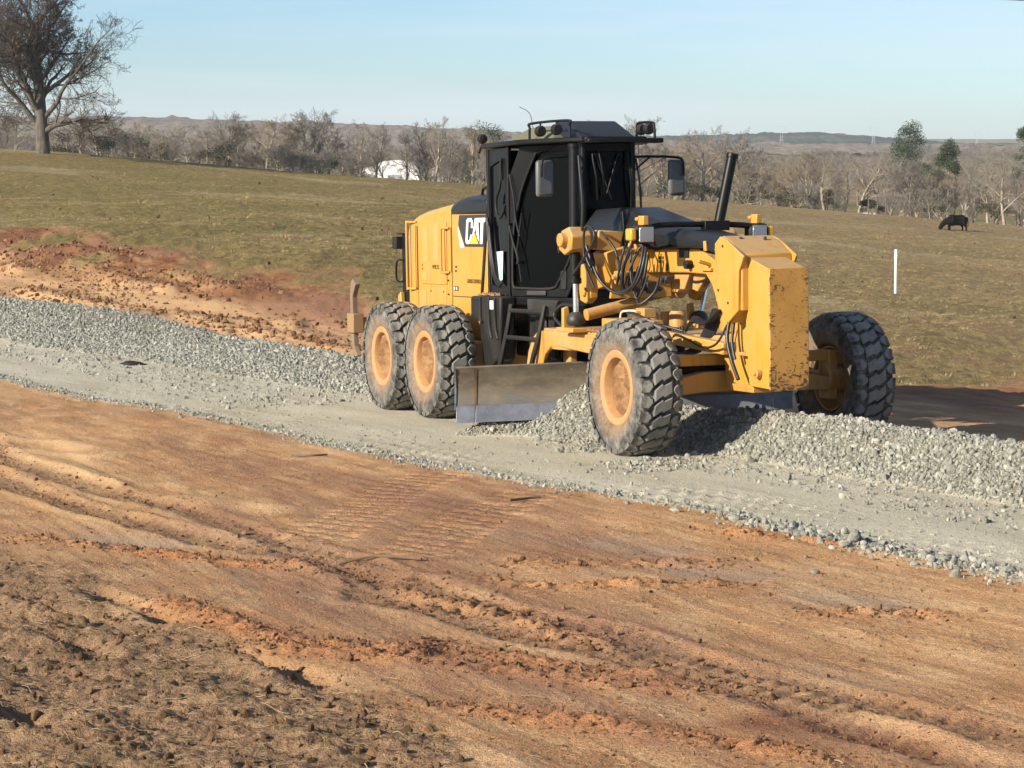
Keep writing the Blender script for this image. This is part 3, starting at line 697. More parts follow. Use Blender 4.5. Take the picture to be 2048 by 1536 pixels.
# ---- gooseneck frame
m = MB()
m.side([(-2.95, 1.52), (-2.95, 1.98), (-1.56, 2.02), (-.25, 2.02), (.07, 1.91), (.40, 1.90), (.40, 1.20), (.22, 1.20), (.12, 1.50), (.02, 1.66), (-.11, 1.765), (-.55, 1.775), (-1.61, 1.765), (-2.0, 1.70)], -.165, .165)
part(m, 'main_frame', 'yellow_paint', .014)
for z0 in (1.925, 1.885): part(MB().bb(-1.16, -1.04, -.172, -.165, z0 - .014, z0 + .014), 'frame_slot', 'decal_brown')
part(MB().bb(-.98, -.955, -.174, -.165, 1.79, 1.87), 'frame_slot', 'decal_brown')
m = MB(); m.bb(-.66, -.46, -.185, -.165, 1.93, 2.02); m.cyl((-.42, -.165, 1.86), (-.42, -.24, 1.86), .045, 14); m.cyl((-.42, -.23, 1.86), (-.34, -.235, 1.875), .016, 8); part(m, 'frame_valve', 'black_plastic', .004)
m = MB(); m.cyl((.0, -.165, 1.86), (.0, -.30, 1.90), .02, 8); m.bb(-.16, .06, -.20, -.165, 1.80, 1.83); part(m, 'frame_bracket', 'yellow_paint', .004)
# hood over the frame: black, falling to the front
m = MB()
secs = [(-2.78, .34, 2.03, 2.29, .20), (-2.59, .34, 2.03, 2.44, .22), (-1.92, .33, 2.03, 2.455, .23), (-1.60, .31, 2.03, 2.40, .22), (-.62, .285, 2.03, 2.225, .20), (-.03, .265, 2.03, 2.145, .19), (.27, .255, 1.97, 2.06, .18)]
vs = []; 
for x, hw, z0, z1, tw in secs:
    zs = z0 + (z1 - z0) * .62
    vs += [(x, -hw, z0), (x, -hw, zs), (x, -tw, z1), (x, tw, z1), (x, hw, zs), (x, hw, z0)]
fs = [tuple(range(5, -1, -1)), tuple((len(secs) - 1) * 6 + i for i in range(6))]
for s in range(len(secs) - 1):
    fs += [(s * 6 + i, s * 6 + (i + 1) % 6, (s + 1) * 6 + (i + 1) % 6, (s + 1) * 6 + i) for i in range(6)]
m.add(vs, fs); hood = part(m, 'front_hood', 'black_hood', .018)
part(MB().side([(-1.66, 2.05), (-1.60, 2.05), (-1.66, 2.42), (-1.73, 2.42)], -.345, -.30), 'hood_strap', 'black_paint', .006, parent=hood); part(MB().side([(.06, 2.0), (.12, 2.0), (.10, 2.1), (.05, 2.1)], -.275, -.255), 'hood_latch', 'yellow_paint', .006, parent=hood)
# head lamps on a bar across the hood
m = MB(); m.tube(smooth_path([(-.60, -.56, 2.235), (-.56, -.40, 2.265), (-.52, 0, 2.265), (-.52, .40, 2.255), (-.50, .60, 2.235)], 5), .030, 10); part(m, 'lamp_bar', 'black_paint', smooth=50)
m = MB(); m.bb(-.57, -.46, .02, .30, 2.20, 2.30); m.bb(-.60, -.42, -.10, .0, 2.15, 2.21); part(m, 'lamp_bar_clamp', 'black_paint', .008)
for sd in (-1, 1):
    y = sd * .645
    lamp = MB().bb(-.62, -.47, y - .105, y + .105, 2.075, 2.265)
    lh = part(lamp, 'headlight', 'black_plastic', .03)
    part(MB().box((-.462, y, 2.17), (.022, .165, .155)), 'lens', 'lamp_glass', .03, parent=lh)
    part(MB().bb(-.60, -.462, y + sd * .108, y + sd * .175, 2.11, 2.235), 'turn_signal', 'lamp_amber' if sd > 0 else 'lamp_amber', .018)
    part(MB().bb(-.60, -.47, y - .03, y + .03, 2.265, 2.36).bb(-.64, -.58, y - .045, y + .045, 2.31, 2.345), 'lamp_bracket', 'yellow_paint', .008)
    part(MB().tube([(-.55, y, 2.08), (-.56, sd * .5, 2.02), (-.6, sd * .3, 2.05)], .018, 8), 'lamp_arm', 'black_paint', smooth=50)

# ---- blade lift group
m = MB(); m.front([(-.50, 1.66), (-.58, 1.98), (-.36, 2.045), (.36, 2.045), (.58, 1.98), (.50, 1.66), (.36, 1.62), (.24, 1.75), (-.24, 1.75), (-.36, 1.62)], -1.92, -1.58)
part(m, 'lift_saddle', 'yellow_paint', .016)
for sd in (-1, 1):
    m = MB(); m.side([(-1.93, 2.02), (-1.85, 2.22), (-1.66, 2.26), (-1.57, 2.16), (-1.60, 2.02), (-1.78, 1.96)], sd * .74, sd * .97)
    m.cyl((-1.75, sd * .42, 2.12), (-1.75, sd * 1.04, 2.12), .075, 18); m.prism([(.40, 1.98), (.34, 2.20), (.64, 2.22), (.66, 2.02)], (-1.82, -1.62), lambda a, b, t, sd=sd: (t, sd * a, b)); m.bb(-2.06, -1.90, sd * .70, sd * .90, 2.03, 2.16)
    m.cyl((-2.02, sd * .80, 2.10), (-2.20, sd * .80, 2.13), .055, 12)
    part(m, 'lift_trunnion', 'yellow_worn', .014)
    m = MB(); m.cyl((-2.19, sd * .8, 2.13), (-2.25, sd * .8, 2.13), .06, 12); m.tube([(-2.24, sd * .8, 2.16), (-2.27, sd * .82, 2.05), (-2.25, sd * .82, 1.98)], .012, 8); part(m, 'trunnion_valve', 'black_plastic', smooth=40)
    m = MB(); m.prism([(-.08, 1.86), (.08, 1.86), (.17, 1.62), (.15, 1.50), (.03, 1.44), (-.11, 1.47), (-.14, 1.60)], (0, .09), lambda a, b, t, sd=sd: (-1.92 + a + .02, sd * (.60 + t), b))
    m.cyl((-1.885, sd * .60, 1.57), (-1.885, sd * .72, 1.57), .055, 16)
    part(m, 'lift_arm', 'yellow_paint', .012)
def cyl_part(p0, p1, r, name, mat, parent=None):
    return part(MB().cyl(p0, p1, r, 20), name, mat, .006, parent)
for sd, top, piv, ball in ((-1, (-1.73, -.86, 3.13), (-1.745, -.86, 1.66), (-1.745, -.86, 1.27)), (1, (-1.74, 1.02, 3.02), (-1.75, .72, 1.72), (-1.75, .60, 1.24))):
    b = cyl_part(top, piv, .057, 'lift_cylinder', 'black_paint')
    tv, pv = Vector(top), Vector(piv); d = (pv - tv).normalized()
    part(MB().cyl(tv - d * .0, tv + d * .05, .066, 20), 'cylinder_cap', 'black_paint', .006, b); part(MB().cyl(pv - d * .06, pv, .066, 20), 'cylinder_gland', 'black_paint', .006, b)
    part(MB().cyl(piv, ball, .030, 16), 'cylinder_rod', 'chrome', parent=b, smooth=40)
    part(MB().lathe([(0, .10), (.045, .09), (.085, .06), (.10, .02), (.10, -.02), (.08, -.05), (0, -.06)], 20, ball, 'z'), 'ball_socket', 'black_steel_worn', parent=b, smooth=40)
    part(MB().box((-1.745, piv[1] + sd * 0, 2.16), (.14, .14, .05)), 'cylinder_clamp', 'decal_white' if sd < 0 else 'black_paint', .01, b)
# hole-punched link bar and centre-shift cylinder
m = MB(); m.front([(-.56, 1.50), (-.52, 1.76), (-.22, 1.80), (.10, 1.74), (.16, 1.66), (.16, 1.50)], -1.56, -1.52); lb = part(m, 'link_bar', 'yellow_paint', .008)
for y in (-.41, -.27, -.13, .01):
    part(MB().cyl((-1.523, y, 1.59), (-1.513, y, 1.59), .032, 16), 'pin_hole', 'decal_black', parent=lb)
part(MB().front([(.17, 1.70), (.34, 1.70), (.30, 1.53), (.17, 1.55)], -1.72, -1.40), 'link_block', 'yellow_worn', .01)
b = cyl_part((-1.62, -.80, 1.33), (-1.62, -.10, 1.475), .062, 'centre_shift_cylinder', 'yellow_worn')
part(MB().cyl((-1.62, -.10, 1.475), (-1.62, .20, 1.54), .030, 14), 'cylinder_rod', 'rod_steel', parent=b, smooth=40)
part(MB().cyl((-1.62, .18, 1.535), (-1.62, .30, 1.56), .06, 14).cyl((-1.72, .27, 1.55), (-1.52, .27, 1.55), .07, 14), 'rod_eye', 'yellow_worn', .01, b)
part(MB().side([(-1.0, 1.765), (-.60, 1.765), (-.72, 1.60), (-1.0, 1.60)], -.10, .10).side([(-.60, 1.765), (-.30, 1.765), (-.52, 1.58), (-.64, 1.60)], -.05, .05), 'frame_gusset', 'yellow_worn', .01)

# ---- drawbar, circle, blade
BC = Vector((-2.30, -.05, 0)); BT = Vector((1.6, 3.3, 0)).normalized(); BN = Vector((BT.y, -BT.x, 0))
m = MB(); m.plan([(-2.75, -.82), (-1.35, -.82), (-1.18, -.60), (.10, -.13), (.34, -.10), (.34, .10), (.10, .13), (-1.18, .52), (-1.35, .74), (-2.75, .74)], 1.06, 1.16); part(m, 'drawbar', 'yellow_worn', .015)
for sd in (-1, 1):
    m = MB(); m.prism([(0, -.05), (0, .07), (1.75, .05), (1.75, -.07)], (-.05, .05), lambda a, b, t, sd=sd: (-1.3 + a * .93, sd * (.64 - a * .30) + t - .04, 1.22 - a * .10 + b))
    part(m, 'drawbar_arm', 'yellow_paint', .012)
m = MB(); m.lathe([(.05, .80), (.10, .96), (.13, 1.02), (.13, 1.10), (0, 1.12)], 20, (.36, 0, 0), 'z'); part(m, 'drawbar_ball', 'black_steel_worn', smooth=40)
m = MB(); m.lathe([(.80, .94), (.80, 1.04), (.62, 1.04), (.62, .94)], 48, (BC.x, BC.y, 0), 'z', True); part(m, 'circle_ring', 'yellow_worn', .008)
for a, b, r, h in ((-1.72, 0.0, .10, .17), (-1.30, .12, .095, .20), (-2.2, .45, .09, .16)):
    part(MB().lathe([(0, 1.16 + h), (r * .8, 1.16 + h), (r, 1.13 + h), (r, 1.16)], 20, (a, b, 0), 'z'), 'swivel_cap', 'yellow_worn', smooth=35)
for sd in (-1, 1):
    m = MB(); yb = sd * .86 - (0 if sd < 0 else .24)
    m.front([(yb - .10, 1.15), (yb - .10, 1.40), (yb - .04, 1.42), (yb - .02, 1.30), (yb + .12, 1.20), (yb + .12, 1.15)], -1.90, -1.84); m.bb(-1.95, -1.52, yb - .14, yb + .16, 1.155, 1.20)
    part(m, 'ball_bracket', 'yellow_paint', .008)
part(MB().bb(-1.45, -.55, -.70, -.42, 1.17, 1.30), 'valve_box', 'yellow_paint', .012)
# curved circle skirts that carry the blade
def skirt(v0, name):
    pts = [(-3.12, .74), (-3.06, .90), (-2.95, 1.04), (-2.78, 1.13), (-1.20, 1.13), (-1.20, .92), (-1.55, .94), (-2.15, .97), (-2.45, .96), (-2.60, .88), (-2.68, .74)]
    m = MB(); m.side([(a, b) for a, b in pts], v0, v0 + .05); return part(m, name, 'yellow_worn', .01)
skirt(-.85, 'circle_skirt'); skirt(.70, 'circle_skirt')
part(MB().prism([(0, .70), (.55, 1.02), (.95, 1.02), (.95, .70)], (-.04, .04), lambda a, b, t: (-3.45 + a, -.55 + t, b)), 'blade_arm', 'yellow_worn', .01)
part(MB().prism([(0, .70), (.55, 1.02), (.95, 1.02), (.95, .70)], (-.04, .04), lambda a, b, t: (-3.15 + a, .55 + t, b)), 'blade_arm', 'yellow_worn', .01)
def bpt(s, n, z):      # s along the blade from the camera-side end, n forward of its chord
    p = BC + BT * (s - 1.83) + BN * n; return (p.x, p.y, z + .15 + .033 * s)
prof = [(.105, .13), (.055, .20), (.020, .28), (.008, .36), (.018, .44), (.050, .52), (.095, .585), (.085, .60), (.030, .54), (-.004, .45), (-.014, .36), (-.004, .27), (.035, .18), (.085, .12)]
NS = 30; m = MB(); n = len(prof); vs = [bpt(3.66 * i / NS, a, b) for i in range(NS + 1) for a, b in prof]
fs = [tuple(range(n)), tuple(NS * n + i for i in range(n - 1, -1, -1))] + [(i * n + j, i * n + (j + 1) % n, (i + 1) * n + (j + 1) % n, (i + 1) * n + j) for i in range(NS) for j in range(n)]
m.add(vs, fs); blade = part(m, 'blade', 'blade_steel', smooth=40)
m = MB()
for s0, s1 in ((.004, .21), (.216, 1.83), (1.836, 3.44), (3.446, 3.655)):
    m.add([bpt(s0, a, b) for a, b in ((.162, -.01), (.094, .165), (.120, .170), (.185, -.01))] + [bpt(s1, a, b) for a, b in ((.162, -.01), (.094, .165), (.120, .170), (.185, -.01))], [(3, 2, 1, 0), (4, 5, 6, 7), (0, 1, 5, 4), (1, 2, 6, 5), (2, 3, 7, 6), (3, 0, 4, 7)])
ce = part(m, 'cutting_edge', 'edge_steel', .003, parent=blade)
bolt = None
for s in [.06, .15] + list(np.arange(.33, 3.4, .153)) + [3.52, 3.60]:
    p0 = Vector(bpt(s, .137, .085)); p1 = p0 + Vector((BN.x * .93, BN.y * .93, .36)) * .012
    part(MB().cyl(p0, p1, .016, 10), 'edge_bolt', 'bolt_steel', parent=blade)
m = MB(); m.add([bpt(.20, a + .012, b) for a, b in prof[:7]] + [bpt(.225, a + .012, b) for a, b in prof[:7]] , [(i, i + 1, 8 + i, 7 + i) for i in range(6)])
part(m, 'end_bit_seam', 'decal_brown', parent=blade)
part(MB().add([bpt(0, a + b_, c) for b_ in (0, .016) for a, c in prof[:7]] + [bpt(-.02, a + b_, c) for b_ in (0, .016) for a, c in prof[:7]], [(i, i + 1, i + 8, i + 7) for i in range(6)] + [(14 + i, 15 + i, i + 22, i + 21) for i in range(6)] + [(i, i + 1, 15 + i, 14 + i) for i in range(6)] + [(7 + i, 8 + i, 22 + i, 21 + i) for i in range(6)]), 'end_bit', 'edge_steel', parent=blade)

# ---- steps, tanks under the cab
m = MB(); m.side([(-4.66, 1.235), (-4.66, 1.47), (-3.74, 1.48), (-3.76, 1.22), (-3.80, .76), (-3.98, .73), (-4.12, .95), (-4.34, 1.16)], -.90, -.70); part(m, 'battery_cover', 'black_plastic', .03)
for x in (-4.32, -4.06, -3.88): part(MB().tube(smooth_path([(x, -.905, 1.46), (x + .01, -.908, 1.2), (x + .06, -.905, 1.0 if x > -4.2 else 1.18)], 4), .022, 6), 'cover_rib', 'black_plastic', smooth=60)
part(MB().bb(-4.02, -3.90, -.915, -.90, 1.33, 1.43), 'warning_sticker', 'decal_white', .003)
lad = MB()
lad.tube(smooth_path([(-3.50, -.86, 1.40), (-3.54, -.90, 1.10), (-3.64, -.93, .80), (-3.72, -.94, .62)], 4), .034, 6)
lad.tube(smooth_path([(-2.70, -.80, 1.40), (-2.72, -.86, 1.10), (-2.80, -.90, .85), (-2.86, -.91, .70)], 4), .032, 6)
lad.tube([(-3.52, -.88, 1.33), (-2.71, -.82, 1.33)], .026, 8); lad.tube([(-3.55, -.91, 1.03), (-2.74, -.87, 1.03)], .026, 8)
part(lad, 'step_ladder', 'black_plastic', .004, smooth=50)
part(MB().bb(-3.60, -2.70, -.62, -.30, .72, 1.40).bb(-3.30, -3.02, -.66, -.62, .78, 1.30).bb(-2.95, -2.72, -.66, -.62, .80, 1.28), 'fuel_tank', 'black_plastic', .03)
part(MB().prism([(-3.30, 1.46), (-2.46, 1.46), (-2.60, 1.28), (-3.28, 1.28)], (-.76, -.70), lambda a, b, t: (a, t, b)), 'step_panel', 'black_steel_worn', .012)
part(MB().plan([(-4.75, -.66), (-3.9, -.74), (-2.66, -.34), (-2.66, .34), (-3.9, .74), (-4.75, .66)], 1.38, 1.47), 'cab_floor', 'black_paint', .012)
part(MB().bb(-4.9, -2.9, -.30, .30, .75, 1.38), 'hitch_frame', 'black_plastic', .02)
part(MB().side([(-4.75, .50), (-4.40, .72), (-4.28, 1.10), (-4.70, 1.24), (-4.9, 1.2)], -.70, -.45), 'hitch_tank', 'black_plastic', .02)

# ---- cab
A_, B_, C_ = (-4.70, -.62), (-3.90, -.70), (-2.75, -.30)
def wall(P0, P1, poly, t0, t1, mb=None):
    """polygon (s along the wall, z), t outward thickness"""
    p0, p1 = Vector(P0 + (0,)), Vector(P1 + (0,)); d = (p1 - p0).normalized(); nrm = Vector((d.y, -d.x, 0))
    if nrm.y > 0 and P0[1] < 0: nrm = -nrm
    mb = mb or MB()
    return mb.prism(poly, (t0, t1), lambda a, b, t: tuple(p0 + d * a + nrm * t + Vector((0, 0, b))))
def frame_panel(name, P0, P1, outer, inner, t0, t1, mat, bevel=.006, sgn=1):
    """panel with an opening: ring between two outlines of equal length"""
    p0, p1 = Vector(P0 + (0,)), Vector(P1 + (0,)); d = (p1 - p0).normalized(); nrm = Vector((d.y, -d.x, 0)) * sgn
    fn = lambda a, b, t: tuple(p0 + d * a + nrm * t + Vector((0, 0, b)))
    n = len(outer); vs = [fn(a, b, t0) for a, b in outer] + [fn(a, b, t0) for a, b in inner] + [fn(a, b, t1) for a, b in outer] + [fn(a, b, t1) for a, b in inner]
    fs = []
    for i in range(n):
        j = (i + 1) % n
        fs += [(i, j, n + j, n + i), (2 * n + i, 2 * n + j, 3 * n + j, 3 * n + i), (i, j, 2 * n + j, 2 * n + i), (n + i, n + j, 3 * n + j, 3 * n + i)]
    return part(MB().add(vs, fs), name, mat, bevel)
door_in = [(.10, 1.57), (.70, 1.57), (.84, 1.66), (1.04, 1.95), (1.10, 2.30), (1.12, 3.10), (.54, 3.10), (.46, 3.05), (.25, 2.72), (.15, 2.45), (.085, 2.22), (.055, 1.66)]
door_out = [(.03, 1.475), (.70, 1.475), (.95, 1.475), (1.17, 1.80), (1.19, 2.30), (1.19, 3.17), (.54, 3.17), (.20, 3.17), (.02, 2.85), (.01, 2.45), (.0, 2.22), (.0, 1.66)]
C2 = (C_[0], -C_[1]); B2 = (B_[0], -B_[1]); A2 = (A_[0], -A_[1])
for P0, P1, sg, lab in ((B_, C_, 1, None), (B2, C2, -1, None)):
    dr = frame_panel('cab_door', P0, P1, door_out, door_in, -.03, .012, 'black_paint', sgn=sg)
    p0, p1 = Vector(P0 + (0,)), Vector(P1 + (0,)); d = (p1 - p0).normalized(); nrm = Vector((d.y, -d.x, 0)) * sg
    g = MB().prism(door_in, (-.022, -.014), lambda a, b, t: tuple(p0 + d * a + nrm * t + Vector((0, 0, b)))); part(g, 'door_glass', 'cab_glass', parent=dr)
    loop = [p0 + d * (a * .985 + .005) + nrm * .02 + Vector((0, 0, b)) for a, b in door_in]
    sp = smooth_path(loop + loop[:1], 4); part(MB().tube(sp, .016, 8), 'door_seal', 'black_plastic', parent=dr, smooth=60)
    hd = MB().prism([(.86, 1.56), (.95, 1.56), (.95, 1.77), (.86, 1.77)], (.012, .03), lambda a, b, t: tuple(p0 + d * a + nrm * t + Vector((0, 0, b)))); part(hd, 'door_handle', 'black_plastic', .02, parent=dr)
    q = MB().prism([(.30, 1.49), (.62, 1.49), (.62, 1.545), (.30, 1.545)], (.012, .035), lambda a, b, t: tuple(p0 + d * a + nrm * t + Vector((0, 0, b)))); part(q, 'door_step_plate', 'black_steel_worn', .01, parent=dr)
qo = [(.0, 1.475), (.40, 1.475), (.80, 1.475), (.80, 2.3), (.80, 3.17), (.40, 3.17), (.0, 3.17), (.0, 2.3)]
qi = [(.06, 1.60), (.40, 1.56), (.70, 1.60), (.70, 2.3), (.64, 3.03), (.40, 3.02), (.06, 2.96), (.06, 2.3)]
for P0, P1, sg in ((A_, B_, 1), (A2, B2, -1)):
    qp = frame_panel('cab_quarter_panel', P0, P1, qo, qi, -.03, .010, 'black_paint', sgn=sg)
    p0, p1 = Vector(P0 + (0,)), Vector(P1 + (0,)); d = (p1 - p0).normalized(); nrm = Vector((d.y, -d.x, 0)) * sg
    part(MB().prism(qi, (-.018, -.010), lambda a, b, t: tuple(p0 + d * a + nrm * t + Vector((0, 0, b)))), 'quarter_glass', 'cab_glass', parent=qp)
# windscreen and rear glass
part(MB().front([(-.30, 1.50), (.30, 1.50), (.30, 3.16), (-.30, 3.16)], -2.765, -2.757), 'windscreen', 'cab_glass')
part(MB().front([(-.61, 1.50), (.61, 1.50), (.61, 3.16), (-.61, 3.16)], -4.69, -4.68), 'rear_glass', 'cab_glass')
for sd in (-1, 1):
    part(MB().tube([(-2.745, sd * .30, 1.47), (-2.745, sd * .30, 3.17)], .035, 8), 'cab_pillar', 'black_paint', smooth=50)
    part(MB().tube([(-3.90, sd * .71, 1.47), (-3.90, sd * .71, 3.17)], .024, 8), 'cab_pillar', 'black_paint', smooth=50)
    part(MB().tube([(-4.70, sd * .625, 1.40), (-4.70, sd * .625, 3.17)], .03, 8), 'cab_pillar', 'black_paint', smooth=50)
part(MB().bb(-2.78, -2.73, -.30, .30, 1.47, 1.56), 'windscreen_sill', 'black_paint', .008); part(MB().bb(-2.78, -2.735, -.30, .30, 3.08, 3.17), 'windscreen_header', 'black_paint', .008)
# wiper arms, grab rails and hoses on the camera side of the cab
dB = (Vector(C_ + (0,)) - Vector(B_ + (0,))).normalized(); nB = Vector((dB.y, -dB.x, 0))
def dpt(s, z, t=.05): return Vector(B_ + (0,)) + dB * s + nB * t + Vector((0, 0, z))
part(MB().tube(smooth_path([dpt(.06, 2.86), dpt(.13, 2.6), dpt(.16, 2.35), dpt(.22, 2.16)], 4), .012, 6).tube([dpt(.26, 2.42), dpt(.17, 2.0), dpt(.24, 1.65)], .010, 6), 'door_wiper', 'black_plastic', smooth=60)
part(MB().tube(smooth_path([dpt(.04, 2.30), dpt(.10, 2.12), dpt(.17, 1.95), dpt(.19, 1.85)], 4), .014, 6).cyl(dpt(.04, 2.30, .0), dpt(.04, 2.30, .07), .02, 8).cyl(dpt(.19, 1.86, .0), dpt(.19, 1.86, .07), .016, 8), 'grab_rail', 'black_plastic', smooth=60)
def apt(s, z, t=.04):
    p0 = Vector(A_ + (0,)); d = (Vector(B_ + (0,)) - p0).normalized(); return p0 + d * s + Vector((d.y, -d.x, 0)) * t + Vector((0, 0, z))
part(MB().tube(smooth_path([apt(.62, 3.03), apt(.60, 2.85), apt(.56, 2.72), apt(.42, 2.60), apt(.42, 2.45), apt(.55, 2.37), apt(.70, 2.45), apt(.76, 2.52)], 5), .016, 8).bb(-4.13, -4.08, -.72, -.69, 2.80, 3.05), 'quarter_grab_rail', 'black_plastic', smooth=60)
for j in range(3):
    part(MB().tube(smooth_path([apt(.02 + .05 * j, 2.38 - .05 * j), apt(.06 + .05 * j, 2.1), apt(.16 + .07 * j, 1.85 - .04 * j), apt(.30 + .08 * j, 1.66), apt(.50 + .05 * j, 1.58 + .02 * j)], 5), .013, 6), 'cab_hose', 'rubber_hose', smooth=60)
part(MB().add([apt(.36, 1.98, .03), apt(.62, 1.99, .03), apt(.58, 1.66, .03), apt(.46, 1.64, .03), apt(.50, 1.80, .04)], [(0, 1, 4), (1, 2, 4), (2, 3, 4), (3, 0, 4)]), 'taped_paper', 'mint_paper')
# inside: seat and steering column
part(MB().bb(-3.9, -3.45, -.25, .25, 1.48, 1.95).bb(-4.05, -3.88, -.25, .25, 1.9, 2.65), 'seat', 'seat_cloth', .05)
part(MB().tube([(-3.0, 0, 1.48), (-3.2, 0, 2.1)], .06, 10).lathe([(.17, -.01), (.18, .0), (.17, .01)], 20, (-3.22, 0, 2.12), 'x', True), 'steering_column', 'seat_cloth')
# roof
roof = part(MB().plan([(-4.80, -.66), (-4.75, -.70), (-3.45, -.80), (-3.30, -.76), (-2.58, -.41), (-2.50, -.36), (-2.50, .36), (-2.58, .41), (-3.30, .76), (-3.45, .80), (-4.75, .70), (-4.80, .66)], 3.18, 3.235), 'cab_roof', 'black_paint', .014)
part(MB().plan([(-2.66, -.40), (-2.46, -.36), (-2.40, -.20), (-2.40, .52), (-2.62, .56)], 3.165, 3.215), 'roof_visor', 'black_paint', .01, parent=roof)
part(MB().add([(-4.55, -.52, 3.235), (-3.10, -.50, 3.235), (-3.10, .50, 3.235), (-4.55, .52, 3.235), (-4.22, -.30, 3.40), (-3.55, -.28, 3.40), (-3.55, .28, 3.40), (-4.22, .30, 3.40)], [(0, 1, 5, 4), (1, 2, 6, 5), (2, 3, 7, 6), (3, 0, 4, 7), (4, 5, 6, 7), (3, 2, 1, 0)]), 'roof_unit', 'roof_cream', .02, parent=roof)
part(MB().add([(-3.46, -.38, 3.236), (-2.72, -.34, 3.236), (-2.72, .34, 3.236), (-3.46, .38, 3.236), (-3.46, -.30, 3.44), (-3.12, -.28, 3.43), (-3.12, .28, 3.43), (-3.46, .30, 3.44)], [(0, 1, 5, 4), (1, 2, 6, 5), (2, 3, 7, 6), (3, 0, 4, 7), (4, 5, 6, 7), (3, 2, 1, 0)]), 'roof_fairing', 'black_hood', .02, parent=roof)
def loop_guard(x0, x1, y, zt):
    rl = part(MB().tube(smooth_path([(x0, y, 3.23), (x0 + .01, y, zt - .05), (x0 + .06, y, zt), (x1 - .06, y, zt - .01), (x1 - .01, y, zt - .06), (x1, y, 3.22)], 4), .015, 8), 'light_guard', 'black_paint', smooth=60)
    for x in (x0 + (x1 - x0) * .28, x0 + (x1 - x0) * .68):
        part(MB().lathe([(0, .05), (.05, .05), (.062, .02), (.062, -.03), (.03, -.07), (0, -.07)], 16, (x, y, 3.325), 'x').cyl((x, y, 3.38), (x, y, zt), .012, 8), 'work_light', 'black_plastic', smooth=40)
loop_guard(-3.62, -2.50, -.56, 3.42); loop_guard(-2.98, -2.52, .47, 3.40)
part(MB().lathe([(0, .06), (.05, .05), (.06, 0), (.04, -.07), (0, -.08)], 14, (-4.90, -.62, 3.30), 'x').tube([(-4.75, -.62, 3.22), (-4.92, -.62, 3.22), (-5.0, -.62, 3.14)], .014, 8), 'rear_work_light', 'black_plastic', smooth=40)
part(MB().tube(smooth_path([(-4.55, -.10, 3.24), (-4.6, -.10, 3.45), (-4.7, -.10, 3.60), (-4.98, -.10, 3.68)], 4), .004, 5), 'antenna', 'black_plastic')
# mirrors
for sd in (-1, 1):
    mr = part(MB().box((-2.66, sd * .80, 2.785), (.075, .205, .40)), 'mirror', 'mirror_housing', .045, seg=3)
    part(MB().bb(-2.702, -2.698, sd * .80 - .08, sd * .80 + .08, 2.62, 2.95), 'mirror_glass', 'lamp_glass', parent=mr)
    arm = smooth_path([(-2.74, sd * .32, 3.02), (-2.66, sd * .50, 3.02), (-2.61, sd * .76, 3.01), (-2.60, sd * .85, 2.97), (-2.60, sd * .86, 2.80)], 5)
    part(MB().tube(arm, .014, 8).tube([(-2.74, sd * .31, 2.86), (-2.66, sd * .47, 3.01)], .010, 6), 'mirror_arm', 'black_paint', smooth=60)
for j, (y, z0, z1) in enumerate(((-.20, 3.05, 2.55), (-.12, 3.1, 2.6), (.22, 3.1, 2.45), (.33, 3.0, 2.35))):
    part(MB().tube(smooth_path([(-2.72, y, z0), (-2.66, y + .02, (z0 + z1) / 2), (-2.70, y + .05, z1)], 4), .013, 6), 'windscreen_rail', 'black_paint', smooth=60)
part(MB().tube([(-2.735, -.16, 3.06), (-2.735, .04, 2.55)], .009, 6).tube([(-2.735, .12, 3.06), (-2.735, -.02, 2.62)], .009, 6), 'windscreen_wiper', 'black_plastic')

# ---- engine enclosure
ES = .615
def hood_ring(x, zb, zs, zt, hw=ES, tw=.40): return [(x, -hw, zb), (x, -hw, zs), (x, -hw + .05, zs + (zt - zs) * .55), (x, -tw, zt), (x, tw, zt), (x, hw - .05, zs + (zt - zs) * .55), (x, hw, zs), (x, hw, zb)]
def loft(rings):
    n = len(rings[0]); vs = [p for r in rings for p in r]
    fs = [tuple(range(n)), tuple((len(rings) - 1) * n + i for i in range(n - 1, -1, -1))]
    for s in range(len(rings) - 1): fs += [(s * n + i, s * n + (i + 1) % n, (s + 1) * n + (i + 1) % n, (s + 1) * n + i) for i in range(n)]
    return MB().add(vs, fs)
eng = part(loft([hood_ring(-7.52, .95, 2.20, 2.24, .60), hood_ring(-7.42, .95, 2.32, 2.37), hood_ring(-7.20, .95, 2.38, 2.46), hood_ring(-6.80, .95, 2.43, 2.52), hood_ring(-6.30, .95, 2.47, 2.565), hood_ring(-5.975, .95, 2.49, 2.595)]), 'engine_enclosure', 'yellow_paint', .012, smooth=30)
part(loft([hood_ring(-5.95, .95, 2.425, 2.428), hood_ring(-4.80, .95, 2.42, 2.424)][0:2]), 'engine_side_cover', 'yellow_paint', .01, smooth=30)
part(loft([hood_ring(-5.95, 2.432, 2.50, 2.60, .625), hood_ring(-5.72, 2.432, 2.56, 2.64, .63), hood_ring(-5.45, 2.432, 2.585, 2.66, .63), hood_ring(-4.77, 2.432, 2.58, 2.65, .63)]), 'engine_hood_cap', 'black_hood', .02, smooth=30)
part(MB().tube(smooth_path([(-5.42, -.42, 2.64), (-5.36, -.43, 2.72), (-5.2, -.44, 2.735), (-4.9, -.44, 2.735), (-4.84, -.44, 2.70), (-4.80, -.44, 2.63)], 4), .018, 8), 'hood_rail', 'black_paint', smooth=60)
part(MB().side([(-4.80, 2.42), (-4.74, 2.42), (-4.96, 1.40), (-5.02, 1.40)], -.635, -.60), 'cover_edge_trim', 'black_plastic', .008)
S = -ES
